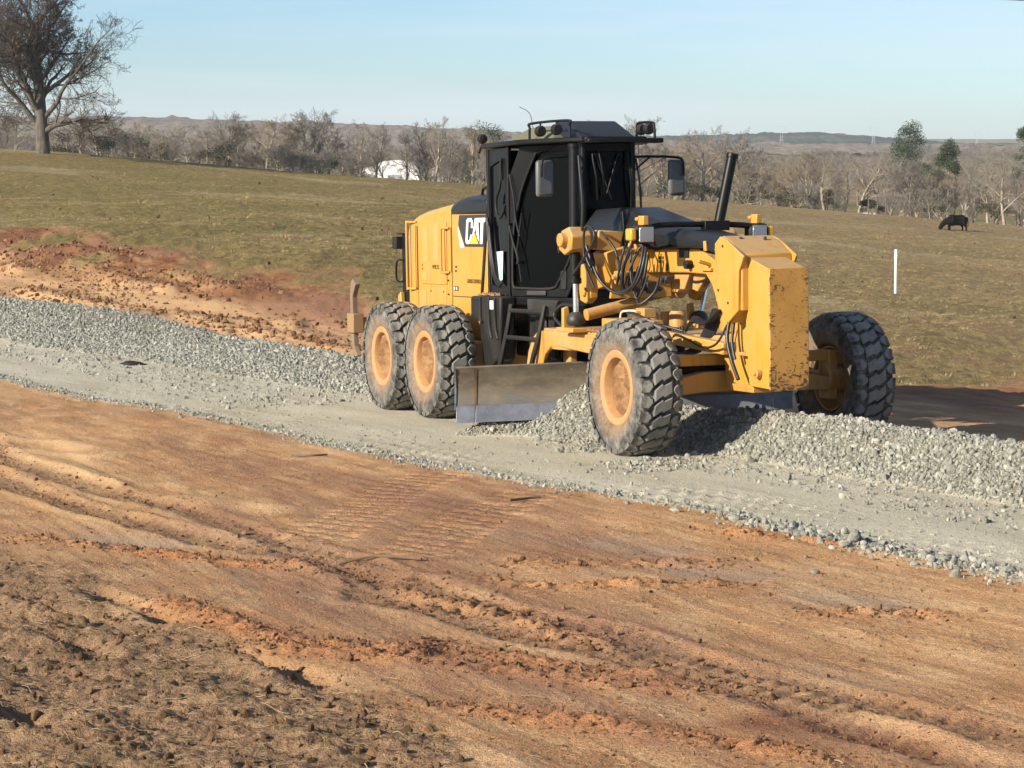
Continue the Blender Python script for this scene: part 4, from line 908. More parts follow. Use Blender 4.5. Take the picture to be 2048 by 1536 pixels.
def on_side(rect, name, mat, t=.012, bevel=.006, parent=eng, extra=0):
    x0, x1, z0, z1 = rect; return part(MB().bb(x0, x1, S - extra - t, S - extra, z0, z1), name, mat, bevel, parent=parent)
on_side((-6.98, -6.12, 1.565, 2.335), 'service_door', 'yellow_paint', .014)
for r in ((-6.93, -6.75, 1.84, 2.27), (-6.56, -6.37, 1.85, 2.31), (-6.97, -6.80, 1.61, 1.72)): on_side(r, 'grille', 'grille_tan', .004, .002, extra=.014)
on_side((-7.08, -6.86, 1.10, 1.48), 'grille', 'grille_tan', .006)
on_side((-6.70, -6.17, 1.05, 1.52), 'lower_door', 'yellow_paint', .012)
on_side((-7.40, -7.14, 1.10, 2.33), 'rear_door', 'yellow_paint', .010)
on_side((-5.96, -5.945, .97, 2.49), 'panel_gap', 'decal_brown', .003, 0)
on_side((-5.985, -5.955, 1.72, 2.27), 'hinge_slot', 'decal_brown', .004, 0)
for x, z in ((-6.95, 1.80), (-5.80, 1.79), (-5.81, 1.74), (-6.95, 1.755), (-6.07, 1.45), (-6.07, 1.62), (-6.66, 1.48), (-6.22, 1.48)):
    part(MB().cyl((x, S - .02, z), (x, S, z), .011, 8), 'latch', 'decal_brown', parent=eng)
def rail(x, zt, zb, dx):
    part(MB().tube(smooth_path([(x + dx, S - .01, zt), (x + .02 * np.sign(dx), S - .06, zt), (x, S - .07, zt - .05), (x, S - .07, zb + .05), (x + .02 * np.sign(dx), S - .06, zb), (x + dx, S - .01, zb)], 3), .015, 8), 'handrail', 'yellow_paint', parent=eng, smooth=60)
rail(-6.14, 2.26, 1.72, .12); rail(-7.36, 2.34, 1.50, .20)
part(MB().tube([(-7.14, S - .04, 2.30), (-7.14, S - .04, 1.5)], .012, 6), 'handrail', 'yellow_paint', parent=eng)
on_side((-5.93, -4.99, 1.425, 1.437), 'cover_seam', 'decal_brown', .003, 0)
part(MB().bb(-7.80, -7.53, -.60, .60, .95, 2.20), 'radiator_guard', 'black_paint', .03)
part(MB().tube(smooth_path([(-7.72, -.60, 1.85), (-7.86, -.64, 1.84), (-7.88, -.64, 1.6), (-7.72, -.60, 1.58)], 3), .012, 6), 'guard_rail', 'black_paint', smooth=60)
part(MB().bb(-7.98, -7.82, -.66, -.48, 2.0, 2.16).tube([(-7.7, -.6, 2.2), (-7.95, -.6, 2.2)], .012, 6), 'tail_light', 'black_plastic', .02)
part(MB().side([(-7.80, .95), (-7.62, .95), (-7.70, 1.45), (-7.80, 1.40)], -.66, -.60), 'rear_fender', 'yellow_paint', .01)
# decals
def flat(name, polys, mat, y, parent=eng):
    m = MB()
    for p in polys: m.side(p, y - .003, y)
    return part(m, name, mat, parent=parent)
DY = S - .004
flat('decal_ground', [[(-5.68, 2.415), (-5.715, 2.30), (-5.505, 2.035), (-4.90, 2.035), (-4.785, 2.415)]], 'decal_black', DY)
flat('decal_fade', [[(-5.72, 2.27), (-5.74, 2.26), (-5.655, 2.02), (-5.52, 2.02), (-5.52, 2.03)]], 'decal_fade', DY - .0005)
CX0, CW, CZ0, CZ1 = -5.475, .62, 2.068, 2.375
sl = .16 * (CZ1 - CZ0)
def cl(pts): return [(CX0 + a * CW + b * sl, CZ0 + b * (CZ1 - CZ0)) for a, b in pts]
letters = [
    [(.00, .10), (.05, .0), (.10, .0), (.10, .90), (.05, 1.0), (.0, .90)], [(.10, .86), (.10, 1.0), (.25, 1.0), (.25, .86)], [(.25, .62), (.25, 1.0), (.30, .92), (.34, .86), (.34, .62)], [(.10, .0), (.10, .14), (.20, .14), (.20, 0)], [(.20, .0), (.20, .14), (.24, .36), (.32, .36), (.32, .22), (.22, .0)],
    [(.30, .0), (.44, 1.0), (.555, 1.0), (.43, .30), (.40, .0)], [(.50, .66), (.555, 1.0), (.60, 1.0), (.70, .0), (.60, .0)], [(.42, .26), (.44, .40), (.60, .40), (.62, .26)],
    [(.62, .84), (.62, 1.0), (.98, 1.0), (.98, .84)], [(.745, .0), (.745, .84), (.875, .84), (.875, .0)]]
for a_, b_ in ((0, 5), (5, 8), (8, 10)): flat('brand_letter', [cl(p) for p in letters[a_:b_]], 'decal_white', DY - .004)
flat('brand_triangle', [cl([(.20, .0), (.47, .50), (.74, .0)])], 'decal_black', DY - .0075)
flat('brand_triangle', [cl([(.235, .0), (.47, .44), (.705, .0)])], 'decal_yellow', DY - .011)
def text(name, s, x, z, size, mat, y, sx=1, parent=None):
    cu = bpy.data.curves.new(name, 'FONT'); cu.body = s; cu.size = size; cu.extrude = .001; cu.offset = size * .012
    t = bpy.data.objects.new(name, cu); COL.objects.link(t); dg = bpy.context.evaluated_depsgraph_get()
    me = bpy.data.meshes.new_from_object(t.evaluated_get(dg)); bpy.data.objects.remove(t); bpy.data.curves.remove(cu)
    me.transform(Matrix.Diagonal((sx, 1, 1, 1))); me.transform(Matrix.Rotation(pi / 2, 4, 'X')); me.materials.clear()
    o = obj(name, me, mat, parent or eng); o.location = (x, y, z); return o
text('model_lettering', 'GRADE CONTROL', -5.45, 1.60, .068, 'decal_brown', DY - .002, .78)
text('fleet_number', 'W99L253', -6.60, 1.755, .075, 'decal_brown', S - .016, .80)
flat('safety_sticker', [[(-5.90, 1.50), (-5.75, 1.50), (-5.75, 1.555), (-5.90, 1.555)]], 'decal_black', DY)
flat('safety_symbol', [[(-5.88, 1.51), (-5.85, 1.51), (-5.85, 1.545), (-5.88, 1.545)], [(-5.81, 1.51), (-5.775, 1.51), (-5.775, 1.545), (-5.81, 1.545)]], 'decal_white', DY - .004)
text('hood_lettering', 'CAT', -2.30, 2.085, .13, 'decal_white', -.347, 1.0, hood)

# ---- tandem cases, rear frame, ripper
for sd in (-1, 1):
    part(MB().side([(-7.35, .46), (-7.45, .62), (-7.35, .92), (-4.90, .92), (-4.80, .62), (-4.90, .46)], sd * .62, sd * .80), 'tandem_case', 'yellow_worn', .03)
part(MB().bb(-7.8, -4.7, -.40, .40, .60, .95), 'rear_frame', 'yellow_worn', .02)
part(MB().cyl((-6.12, -.70, .70), (-6.12, .70, .70), .20, 20), 'rear_axle', 'yellow_worn', .02)
part(MB().bb(-9.08, -8.90, -.84, .84, .92, 1.08), 'ripper_beam', 'ripper_paint', .015)
for sd in (-.35, .35): part(MB().side([(-8.95, .90), (-8.95, 1.10), (-7.8, 1.20), (-7.8, .70)], sd - .05, sd + .05), 'ripper_link', 'yellow_worn', .01)
for y in (-.84, 0, .84):
    part(MB().side([(-9.06, 1.55), (-8.98, 1.60), (-8.86, 1.53), (-8.92, 1.46), (-9.00, 1.36), (-8.98, 1.00), (-8.96, .70), (-8.84, .58), (-8.93, .56), (-9.05, .68), (-9.09, 1.0), (-9.09, 1.38)], y - .035, y + .035), 'ripper_shank', 'ripper_steel', .008)
    part(MB().bb(-9.12, -8.86, y - .075, y + .075, .88, 1.14), 'shank_holder', 'ripper_paint', .012)

# ---- hydraulic hoses
H = lambda pts, r=.014, k=6: part(MB().tube(smooth_path(pts, k), r, 8), 'hydraulic_hose', 'rubber_hose', smooth=60)
H([(-1.62, -.86, 3.0), (-1.58, -.84, 2.5), (-1.63, -.82, 2.15), (-1.55, -.78, 1.85), (-1.30, -.66, 1.60), (-1.0, -.58, 1.62), (-.88, -.52, 1.85), (-.95, -.44, 2.10), (-1.05, -.38, 2.22)], .017)
H([(-1.66, -.80, 2.18), (-1.55, -.78, 1.95), (-1.40, -.72, 1.68), (-1.15, -.62, 1.56), (-.92, -.54, 1.68), (-.86, -.48, 1.92), (-.96, -.40, 2.14)], .017)
H([(-1.68, -.92, 1.75), (-1.45, -.90, 1.92), (-1.22, -.88, 2.12), (-1.26, -.88, 2.24), (-1.42, -.88, 2.25), (-1.50, -.87, 2.1), (-1.48, -.86, 1.85), (-1.40, -.80, 1.62)], .013)
H([(-1.60, -.62, 2.2), (-1.38, -.56, 2.0), (-1.34, -.52, 1.7), (-1.42, -.50, 1.55)], .013)
H([(-1.15, -.30, 1.62), (-1.02, -.42, 1.60), (-.95, -.44, 1.72), (-.94, -.40, 1.95)], .016)
H([(-2.2, -.80, 1.18), (-2.5, -.78, 1.30), (-2.35, -.74, 1.42), (-2.0, -.70, 1.40)], .018)
H([(-.85, .0, 1.75), (-.6, -.05, 1.68), (-.35, -.05, 1.70), (-.12, -.1, 1.78)], .016); H([(-.9, .02, 1.75), (-.62, .0, 1.64), (-.38, .0, 1.66), (-.15, -.08, 1.78)], .014)
for j in range(7):
    o = .035 * j
    H([(-.62 + o * .6, -.34 + o * .5, 1.22), (-.50 + o * .5, -.36 + o * .4, 1.0), (-.32 + o * .5, -.30 + o * .4, .98), (-.14 + o * .6, -.22 + o * .3, 1.12), (.04 + o * .7, -.16 + o * .2, 1.42)], .015, 5)
H([(-.40, -.40, 1.05), (-.30, -.42, 1.16), (-.05, -.40, 1.12), (.18, -.34, 1.05), (.38, -.30, 1.10), (.48, -.24, 1.28)], .012)
H([(.50, -.22, 1.34), (.52, -.26, 1.15), (.60, -.26, .95), (.74, -.26, .76)], .02); H([(.56, -.20, 1.34), (.58, -.24, 1.12), (.64, -.24, .95)], .016)
H([(-.9, -.5, 1.24), (-.7, -.6, 1.27), (-.4, -.5, 1.25), (-.2, -.38, 1.2)], .014); H([(-1.2, -.52, 1.36), (-.9, -.58, 1.36), (-.6, -.5, 1.28)], .014)
part(MB().tube(smooth_path([(-1.58, -.42, 1.19), (-1.56, -.42, 1.34), (-1.40, -.42, 1.37), (-1.15, -.40, 1.36), (-1.05, -.40, 1.24)], 4), .012, 8), 'hose_guard', 'decal_fade', smooth=60)
rh = random.Random(77)
for j in range(9):      # tangle of supply hoses beside the lift saddle
    x0 = rh.uniform(-1.5, -.95); y0 = rh.uniform(-.52, -.30); z0 = rh.uniform(1.95, 2.12); x1 = rh.uniform(-1.35, -.8); z1 = rh.uniform(1.5, 1.75)
    H([(x0, y0, z0), (x0 + rh.uniform(-.08, .12), y0 - rh.uniform(.05, .14), (z0 + z1) / 2 + rh.uniform(-.05, .1)), ((x0 + x1) / 2, y0 - rh.uniform(.06, .16), z1 + rh.uniform(-.06, .02)), (x1, y0 - .04, z1 + .06), (x1 + .05, y0, z1 + .22)], rh.uniform(.009, .014), 5)
for j, (x, y, z, sx, sy, sz) in enumerate(((-1.30, -.34, 2.06, .16, .12, .10), (-1.12, -.30, 1.62, .14, .12, .12), (-1.45, -.48, 1.72, .10, .10, .14), (-.85, -.22, 1.70, .12, .10, .08), (-1.0, -.40, 1.36, .20, .14, .10))):
    part(MB().box((x, y, z), (sx, sy, sz)).cyl((x, y - sy * .5, z), (x, y - sy * .9, z), .022, 10), 'hydraulic_valve', ('yellow_worn', 'black_steel_worn')[j % 2], .008)
for j in range(5): part(MB().tube(smooth_path([(-.30 - .05 * j, -.30 + .03 * j, 1.19), (-.10 - .04 * j, -.34 + .03 * j, 1.30 + .01 * j), (.10 - .02 * j, -.30 + .03 * j, 1.28), (.26 - .02 * j, -.22 + .03 * j, 1.42)], 5), .011, 6), 'hydraulic_hose', 'rubber_hose', smooth=60)
# loose stones and soil lying on the machine stay with it
def crumbs(name, mat, boxes, n, seed, r):
    rg = random.Random(seed); m = MB()
    for _ in range(n):
        x0, x1, y0, y1, z = rg.choice(boxes); c = Vector((rg.uniform(x0, x1), rg.uniform(y0, y1), z)); s = rg.uniform(.5, 1.2) * r
        vs = [c + Vector(p) * s * rg.uniform(.7, 1.2) for p in ((1, 0, 0), (-1, 0, 0), (0, 1, 0), (0, -1, 0), (0, 0, .9), (0, 0, -.4))]
        m.add(vs, [(0, 2, 4), (2, 1, 4), (1, 3, 4), (3, 0, 4), (2, 0, 5), (1, 2, 5), (3, 1, 5), (0, 3, 5)])
    o = part(m, name, mat); o['kind'] = 'stuff'; return o
crumbs('spilled_soil', 'mud_cake', [(-1.50, -1.18, -.84, -.55, 1.17), (-1.45, -1.1, -.80, -.6, 1.18), (-4.5, -3.95, -.88, -.72, 1.485)], 150, 3, .035)
# ------------------------------------------------------------------ scattered stuff: stones, clods, straw, grass
def instancer(name, pts, rot, scl, idx, sources, mat=None):
    """one object whose points carry instances of a few small meshes"""
    me = bpy.data.meshes.new(name); me.from_pydata([tuple(p) for p in pts.tolist()], [], [])
    for nm, typ, arr in (('rot', 'FLOAT_VECTOR', rot), ('scl', 'FLOAT_VECTOR', scl)):
        a = me.attributes.new(nm, typ, 'POINT'); a.data.foreach_set('vector', np.ascontiguousarray(arr, np.float32).ravel())
    a = me.attributes.new('idx', 'INT', 'POINT'); a.data.foreach_set('value', idx.astype(np.int32))
    o = bpy.data.objects.new(name, me); COL.objects.link(o)
    g = bpy.data.node_groups.new(name, 'GeometryNodeTree')
    g.interface.new_socket('Geometry', in_out='INPUT', socket_type='NodeSocketGeometry'); g.interface.new_socket('Geometry', in_out='OUTPUT', socket_type='NodeSocketGeometry')
    N = g.nodes.new; gi = N('NodeGroupInput'); go = N('NodeGroupOutput'); ip = N('GeometryNodeInstanceOnPoints'); jn = N('GeometryNodeGeometryToInstance')
    for s in reversed(sources):
        oi = N('GeometryNodeObjectInfo'); oi.inputs['Object'].default_value = s; oi.inputs['As Instance'].default_value = False
        g.links.new(oi.outputs['Geometry'], jn.inputs[0])
    def attr(nm, t):
        n = N('GeometryNodeInputNamedAttribute'); n.data_type = t; n.inputs[0].default_value = nm; return n.outputs[0]
    g.links.new(gi.outputs[0], ip.inputs['Points']); g.links.new(jn.outputs[0], ip.inputs['Instance'])
    ip.inputs['Pick Instance'].default_value = True
    g.links.new(attr('idx', 'INT'), ip.inputs['Instance Index'])
    er = N('FunctionNodeEulerToRotation'); g.links.new(attr('rot', 'FLOAT_VECTOR'), er.inputs[0]); g.links.new(er.outputs[0], ip.inputs['Rotation'])
    g.links.new(attr('scl', 'FLOAT_VECTOR'), ip.inputs['Scale']); g.links.new(ip.outputs[0], go.inputs[0])
    md = o.modifiers.new('scatter', 'NODES'); md.node_group = g
    if mat: me.materials.append(MATS[mat])
    return o

def proto(name, me, mat):
    """mesh kept out of the scene, used only through instancers"""
    if not me.materials: me.materials.append(MATS[mat])
    return bpy.data.objects.new(name, me)

k = material('gravel_stone'); c = k.coord(); oi = k.n('ShaderNodeObjectInfo')
rnd = oi.outputs['Random']; n1 = k.noise(c, 3, 4, .7)
cc = k.mix(rnd, (.128, .126, .104), (.415, .405, .340)); cc = k.mix(k.ramp(k.math('FRACT', k.math('MULTIPLY', rnd, 7.3)), .78, .86), cc, (.20, .205, .165))
cc = k.mix(k.math('MULTIPLY', k.ramp(n1, .35, .7), .4), cc, (.47, .46, .395))
k.base(cc); k.set(Roughness=.9); k.b.inputs['Specular IOR Level'].default_value = .2; k.bump(k.noise(c, 9, 3, .7), .4, .1)
k = material('clay_clod'); c = k.coord(); oi = k.n('ShaderNodeObjectInfo')
k.base(k.mix(oi.outputs['Random'], (.18, .09, .045), (.38, .22, .12))); k.set(Roughness=.95); k.b.inputs['Specular IOR Level'].default_value = .1; k.bump(k.noise(c, 5, 4, .7), .6, .2)
k = material('soil_clod'); c = k.coord(); oi = k.n('ShaderNodeObjectInfo')
k.base(k.mix(oi.outputs['Random'], (.10, .06, .034), (.25, .155, .08))); k.set(Roughness=.95); k.b.inputs['Specular IOR Level'].default_value = .1; k.bump(k.noise(c, 5, 4, .7), .6, .2)
k = material('straw'); oi = k.n('ShaderNodeNewGeometry')
k.base(k.mix(oi.outputs['Random Per Island'], (.18, .125, .07), (.44, .35, .21))); k.set(Roughness=.8)
k = material('grass_blade'); oi = k.n('ShaderNodeObjectInfo'); gp = k.n('ShaderNodeNewGeometry')
gg = k.mix(k.ramp(k.noise(gp.outputs['Position'], .09, 5, .65), .40, .60), (.17, .142, .055), (.36, .275, .125))
k.base(k.mix(k.math('MULTIPLY', oi.outputs['Random'], .55), gg, (.52, .41, .22))); k.set(Roughness=.8); k.b.inputs['Specular IOR Level'].default_value = .15

def rock_mesh(seed, sub=1, flat=True):
    rg = np.random.default_rng(seed); bm = bmesh.new(); bmesh.ops.create_icosphere(bm, subdivisions=sub, radius=1)
    ax = np.array([1, rg.uniform(.65, .95), rg.uniform(.5, .8)])
    cuts = [(Vector(rg.normal(size=3)).normalized(), rg.uniform(.55, .85)) for _ in range(6)]
    for v in bm.verts:
        p = v.co * (1 + rg.uniform(-.13, .13))
        for n, d in cuts:
            q = p.dot(n)
            if q > d: p = p - n * (q - d) * .9
        v.co = Vector((p.x * ax[0], p.y * ax[1], p.z * ax[2]))
    me = bpy.data.meshes.new('stone'); bm.to_mesh(me); bm.free()
    if not flat: me.shade_smooth()
    return me
ROCKS = [proto('stone', rock_mesh(40 + i, 2 if i < 5 else 1), 'gravel_stone') for i in range(6)]
CLODS = [proto('clod', rock_mesh(80 + i, 2), 'clay_clod') for i in range(4)]
SOILS = []
for i in range(4):
    SOILS.append(proto('clod', rock_mesh(90 + i, 2), 'soil_clod'))

def scatter(name, X, Y, r, sources, lift=.35, flat=1.0, label=None, zfix=None):
    Z = ground_height(X, Y) + r * lift
    n = len(X); rot = RNG.uniform(0, 2 * pi, (n, 3)); rot[:, :2] *= .5
    s = np.stack([r * RNG.uniform(.8, 1.25, n), r * RNG.uniform(.8, 1.2, n), r * RNG.uniform(.75, 1.1, n) * flat], 1)
    o = instancer(name, np.stack([X, Y, Z], 1), rot, s, RNG.integers(0, len(sources), n), sources)
    return tag(o, label, None, None, 'stuff')

# the windrow ahead of the blade
n = 140000; u = RNG.uniform(-3.6, 10.5, n); v = RNG.uniform(-2.0, 1.9, n); wv = windrow(u, v)
keep = (wv > .004) & (RNG.random(n) < np.where(v < .75, 1, .45)) | ((wv <= .004) & (RNG.random(n) < .06) & (v < .2) & (v > -1.2))
u, v = u[keep], v[keep]; X, Y = from_uv(u, v)
r = np.clip(RNG.lognormal(math.log(.0118), .5, len(u)), .005, .045)
scatter('gravel_windrow', X, Y, r, ROCKS, .25, label='grey loose gravel windrow running ahead of the blade')
# the wide loose bank behind
n = 210000; u = -8.0 - 40 * RNG.random(n) ** 1.15; v = RNG.uniform(-2.9, 4.2, n); wv = windrow(u, v)
keep = ((wv > .015) & (RNG.random(n) < np.where(v < edge_far(u) - 1.6, 1, .35))) | ((wv <= .015) & (v > edge_near(u)) & (v < edge_far(u)) & (RNG.random(n) < .04))
u, v = u[keep], v[keep]; X, Y = from_uv(u, v); m_ = (X > -.31 * Y) & (Y < 62); X, Y = X[m_], Y[m_]
r = np.clip(RNG.lognormal(math.log(.019), .45, len(X)), .008, .05)
scatter('gravel_bank', X, Y, r, ROCKS, .25, label='pale coarse gravel bank trailing behind the rear wheels')
# stones strewn over the road and its ragged near edge
n = 9000; u = RNG.uniform(-32, 11, n); e = edge_near(u) + .18 * perlin(u * .6, u * 0 - 1.5); v = e + np.abs(RNG.normal(.0, .17, n)) * np.where(RNG.random(n) < .14, -.5, 1)
X1, Y1 = from_uv(u, v); r1 = np.clip(RNG.lognormal(math.log(.0085), .55, n), .003, .035)
n = 2600; u = RNG.uniform(-32, 11, n); v = edge_near(u) + RNG.random(n) * (1.3 + 2 * (u < -8)); X2, Y2 = from_uv(u, v); r2 = np.clip(RNG.lognormal(math.log(.0075), .5, n), .003, .022)
n = 900; u = RNG.uniform(5.2, 10.5, n); v = edge_near(u) + RNG.normal(.10, .13, n); X3, Y3 = from_uv(u, v); r3 = np.clip(RNG.lognormal(math.log(.0135), .5, n), .005, .045)
n = 900; u = RNG.uniform(-2.8, 1.6, n); v = RNG.normal(-1.05, .30, n) - .18 * (u + .6); X4, Y4 = from_uv(u, v); r4 = np.clip(RNG.lognormal(math.log(.015), .45, n), .006, .04)
k4 = (np.abs(u) > .45) | (v > -.75); X4, Y4, r4 = X4[k4], Y4[k4], r4[k4]
scatter('road_stones', np.r_[X1, X2, X3, X4], np.r_[Y1, Y2, Y3, Y4], np.r_[r1, r2, r3, r4], ROCKS, .3, label='small grey stones strewn along the gravel road')
# clay crumbs along the graded ridges
xs, ys, rs = [], [], []
for key, line in FE.items():
    if key[:4] in ('clay', 'crum', 'dark', 'rut_', 'bank'):
        L = np.array(line); d = np.r_[0, np.cumsum(np.hypot(*np.diff(L, axis=0).T))]
        far = key.startswith('bank')
        n = int(d[-1] * (260 if key[:4] == 'clay' else 200 if key[:4] == 'crum' else 90 if not far else 60)); t = RNG.uniform(0, d[-1], n); sg = .11 if not far else .7
        xs.append(np.interp(t, d, L[:, 0]) + RNG.normal(0, sg, n)); ys.append(np.interp(t, d, L[:, 1]) + RNG.normal(0, sg, n))
        rs.append(np.clip(RNG.lognormal(math.log(.0065 if not far else .03), .55, n), .0025, .028 if not far else .09))
n = 11000; Yr = 8.5 + 14 * RNG.random(n) ** 1.3; Xr = RNG.uniform(-1, 1, n) * (.4 + .24 * Yr); xs.append(Xr); ys.append(Yr); rs.append(np.clip(RNG.lognormal(math.log(.0042), .55, n), .002, .016))
n = 3500; Yr = RNG.uniform(36, 82, n); Xr = RNG.uniform(-1, .1, n) * (.4 + .25 * Yr); xs.append(Xr); ys.append(Yr); rs.append(np.clip(RNG.lognormal(math.log(.02), .6, n), .008, .08))
xs, ys, rs = map(np.concatenate, (xs, ys, rs)); zz, mm = ground_height(xs, ys, True); kk = (mm['gravel'] < .3) & (mm['grass'] < .6)
scatter('clay_crumbs', xs[kk], ys[kk], rs[kk], CLODS, .25, .8, label='red clay crumbs along the graded ridges')
# soil clods in the half-stripped turf corner
n = 9000; Yr = 8.2 + 9 * RNG.random(n); Xr = RNG.uniform(-1, .8, n) * (.5 + .24 * Yr); _, mm = ground_height(Xr, Yr, True); kk = mm['straw'] > .5
scatter('soil_crumbs', Xr[kk], Yr[kk], np.clip(RNG.lognormal(math.log(.0085), .6, kk.sum()), .003, .034), SOILS, .2, .8, label='brown soil crumbs in the stripped turf corner')

# straw and root bits
def strands(name, X, Y, ln, wd, mat, label, lift=.010, arch=.10):
    n = len(X); a = RNG.normal(.25, .75, n); bend = RNG.normal(0, .6, n); vs, fs = [], []
    K = 5; t = np.linspace(0, 1, K)
    px = np.zeros((n, K)); py = np.zeros((n, K))
    for i in range(1, K):
        ang = a + bend * t[i]; px[:, i] = px[:, i - 1] + np.cos(ang) * ln / (K - 1); py[:, i] = py[:, i - 1] + np.sin(ang) * ln / (K - 1)
    px += X[:, None]; py += Y[:, None]
    pz = ground_height(px.ravel(), py.ravel()).reshape(n, K) + lift * RNG.random((n, 1)) + (np.sin(t * pi)[None] * ln[:, None] * arch * RNG.random((n, 1))) + .002
    nx = -np.sin(a)[:, None] * wd[:, None]; ny = np.cos(a)[:, None] * wd[:, None]
    P = np.stack([np.stack([px + nx, py + ny, pz], -1), np.stack([px - nx, py - ny, pz], -1), np.stack([px, py, pz + wd[:, None] * 1.6], -1)], 2)   # n,K,3,3
    co = P.reshape(-1, 3); base = (np.arange(n) * K * 3)[:, None, None, None] + (np.arange(K - 1) * 3)[None, :, None, None]
    q = np.array([[0, 1, 4, 3], [1, 2, 5, 4], [2, 0, 3, 5]])[None, None]
    F = (base + q).reshape(-1, 4)
    me = bpy.data.meshes.new(name); me.vertices.add(len(co)); me.vertices.foreach_set('co', co.astype(np.float32).ravel())
    me.loops.add(F.size); me.loops.foreach_set('vertex_index', F.astype(np.int32).ravel()); me.polygons.add(len(F)); me.polygons.foreach_set('loop_start', np.arange(0, F.size, 4, dtype=np.int32)); me.update(calc_edges=True)
    return tag(obj(name, me, mat), label, None, None, 'stuff')
n = 16000; Yr = 8.0 + 10 * RNG.random(n) ** 1.2; Xr = RNG.uniform(-1, 1, n) * (.5 + .24 * Yr); _, mm = ground_height(Xr, Yr, True)
kk = (RNG.random(n) < np.where(mm['straw'] > .5, .75, .07)) & (mm['gravel'] < .1); m_ = kk.sum()
strands('straw_litter', Xr[kk], Yr[kk], np.clip(RNG.lognormal(math.log(.045), .6, m_), .015, .22), np.clip(RNG.lognormal(math.log(.0009), .4, m_), .0005, .0024), 'straw', 'dry straw and root bits on the stripped turf')

# pasture grass
def tuft_mesh(seed, nb=13, h=1.0):
    rg = random.Random(seed); m = MB()
    for _ in range(nb):
        a = rg.uniform(0, 2 * pi); l = rg.uniform(.3, 1.1); b = Vector((rg.uniform(-.5, .5), rg.uniform(-.5, .5), 0)); hh = h * rg.uniform(.5, 1)
        d = Vector((cos(a), sin(a), 0)); s = Vector((-sin(a), cos(a), 0)) * .035
        m.add([b - s, b + s, b + d * l * .45 + s * .7 + Vector((0, 0, hh * .75)), b + d * l * .45 - s * .7 + Vector((0, 0, hh * .75)), b + d * l + Vector((0, 0, hh))], [(0, 1, 2, 3), (3, 2, 4)])
    return m.mesh('tuft')
TUFTS = [proto('tuft', tuft_mesh(i), 'grass_blade') for i in range(5)]
n = 230000; Yr = 30 + 195 * RNG.random(n) ** 1.15; Xr = RNG.uniform(-1, 1, n) * (.5 + .255 * Yr); _, mm = ground_height(Xr, Yr, True)
dens = .25 + .75 * sstep(-.15, .35, fbm(Xr * .5, Yr * .3, 3)); kk = (mm['grass'] > .55) & (RNG.random(n) < dens); Xr, Yr = Xr[kk], Yr[kk]; n = len(Xr)
s = RNG.lognormal(math.log(.034), .5, n); rot = np.stack([np.zeros(n), np.zeros(n), RNG.uniform(0, 6.28, n)], 1)
o = instancer('pasture_grass', np.stack([Xr, Yr, ground_height(Xr, Yr) - .01], 1), rot, np.stack([s * 2.0, s * 2.0, s], 1) * np.clip(Yr / 75, .62, 1)[:, None], RNG.integers(0, 5, n), TUFTS)
tag(o, 'short winter grass over the sloping pasture', None, None, 'stuff')
# dark cow-pats and mole-hill clods out in the pasture
n = 650; Yr = 45 + 150 * RNG.random(n); Xr = RNG.uniform(-1, 1, n) * (.5 + .24 * Yr); _, mm = ground_height(Xr, Yr, True); kk = (mm['grass'] > .7) & (fbm(Xr * .08, Yr * .05, 3) > .08)
scatter('pasture_clods', Xr[kk], Yr[kk], np.clip(RNG.lognormal(math.log(.07), .55, kk.sum()), .03, .28), SOILS, .1, .55, label='dark soil clods dotted over the pasture')
# ------------------------------------------------------------------ trees
k = material('bark'); c = k.coord(); oi = k.n('ShaderNodeObjectInfo')
k.base(k.mix(oi.outputs['Random'], k.mix(k.ramp(k.noise(c, 3, 5, .7), .35, .65), (.13, .105, .08), (.28, .235, .18)), k.mix(k.ramp(k.noise(c, 3, 5, .7), .35, .65), (.22, .185, .14), (.42, .365, .285)))); k.set(Roughness=.95); k.b.inputs['Specular IOR Level'].default_value = .1
k = material('twigs'); oi = k.n('ShaderNodeObjectInfo')
tw = k.mix(oi.outputs['Random'], (.125, .110, .096), (.32, .285, .24)); k.base(k.mix(k.ramp(k.math('FRACT', k.math('MULTIPLY', oi.outputs['Random'], 5.7)), .70, .75), tw, (.27, .22, .155))); k.set(Roughness=.95); k.b.inputs['Specular IOR Level'].default_value = .1
k = material('oak_bark'); c = k.coord(); k.base(k.mix(k.ramp(k.noise(c, 4, 6, .7, (1, 1, .3)), .35, .65), (.060, .050, .042), (.165, .145, .120))); k.set(Roughness=.95); k.b.inputs['Specular IOR Level'].default_value = .1
k = material('oak_twigs'); k.base((.085, .068, .055)); k.set(Roughness=.95); k.b.inputs['Specular IOR Level'].default_value = .1
k = material('dead_leaves'); g_ = k.n('ShaderNodeNewGeometry'); k.base(k.mix(g_.outputs['Random Per Island'], (.085, .052, .030), (.18, .115, .065))); k.set(Roughness=.9)
k = material('pine_needles'); g_ = k.n('ShaderNodeNewGeometry'); k.base(k.mix(g_.outputs['Random Per Island'], (.022, .036, .016), (.060, .085, .034))); k.set(Roughness=.8)
k = material('evergreen_leaf'); g_ = k.n('ShaderNodeNewGeometry'); k.base(k.mix(g_.outputs['Random Per Island'], (.030, .036, .020), (.085, .085, .045))); k.set(Roughness=.8)

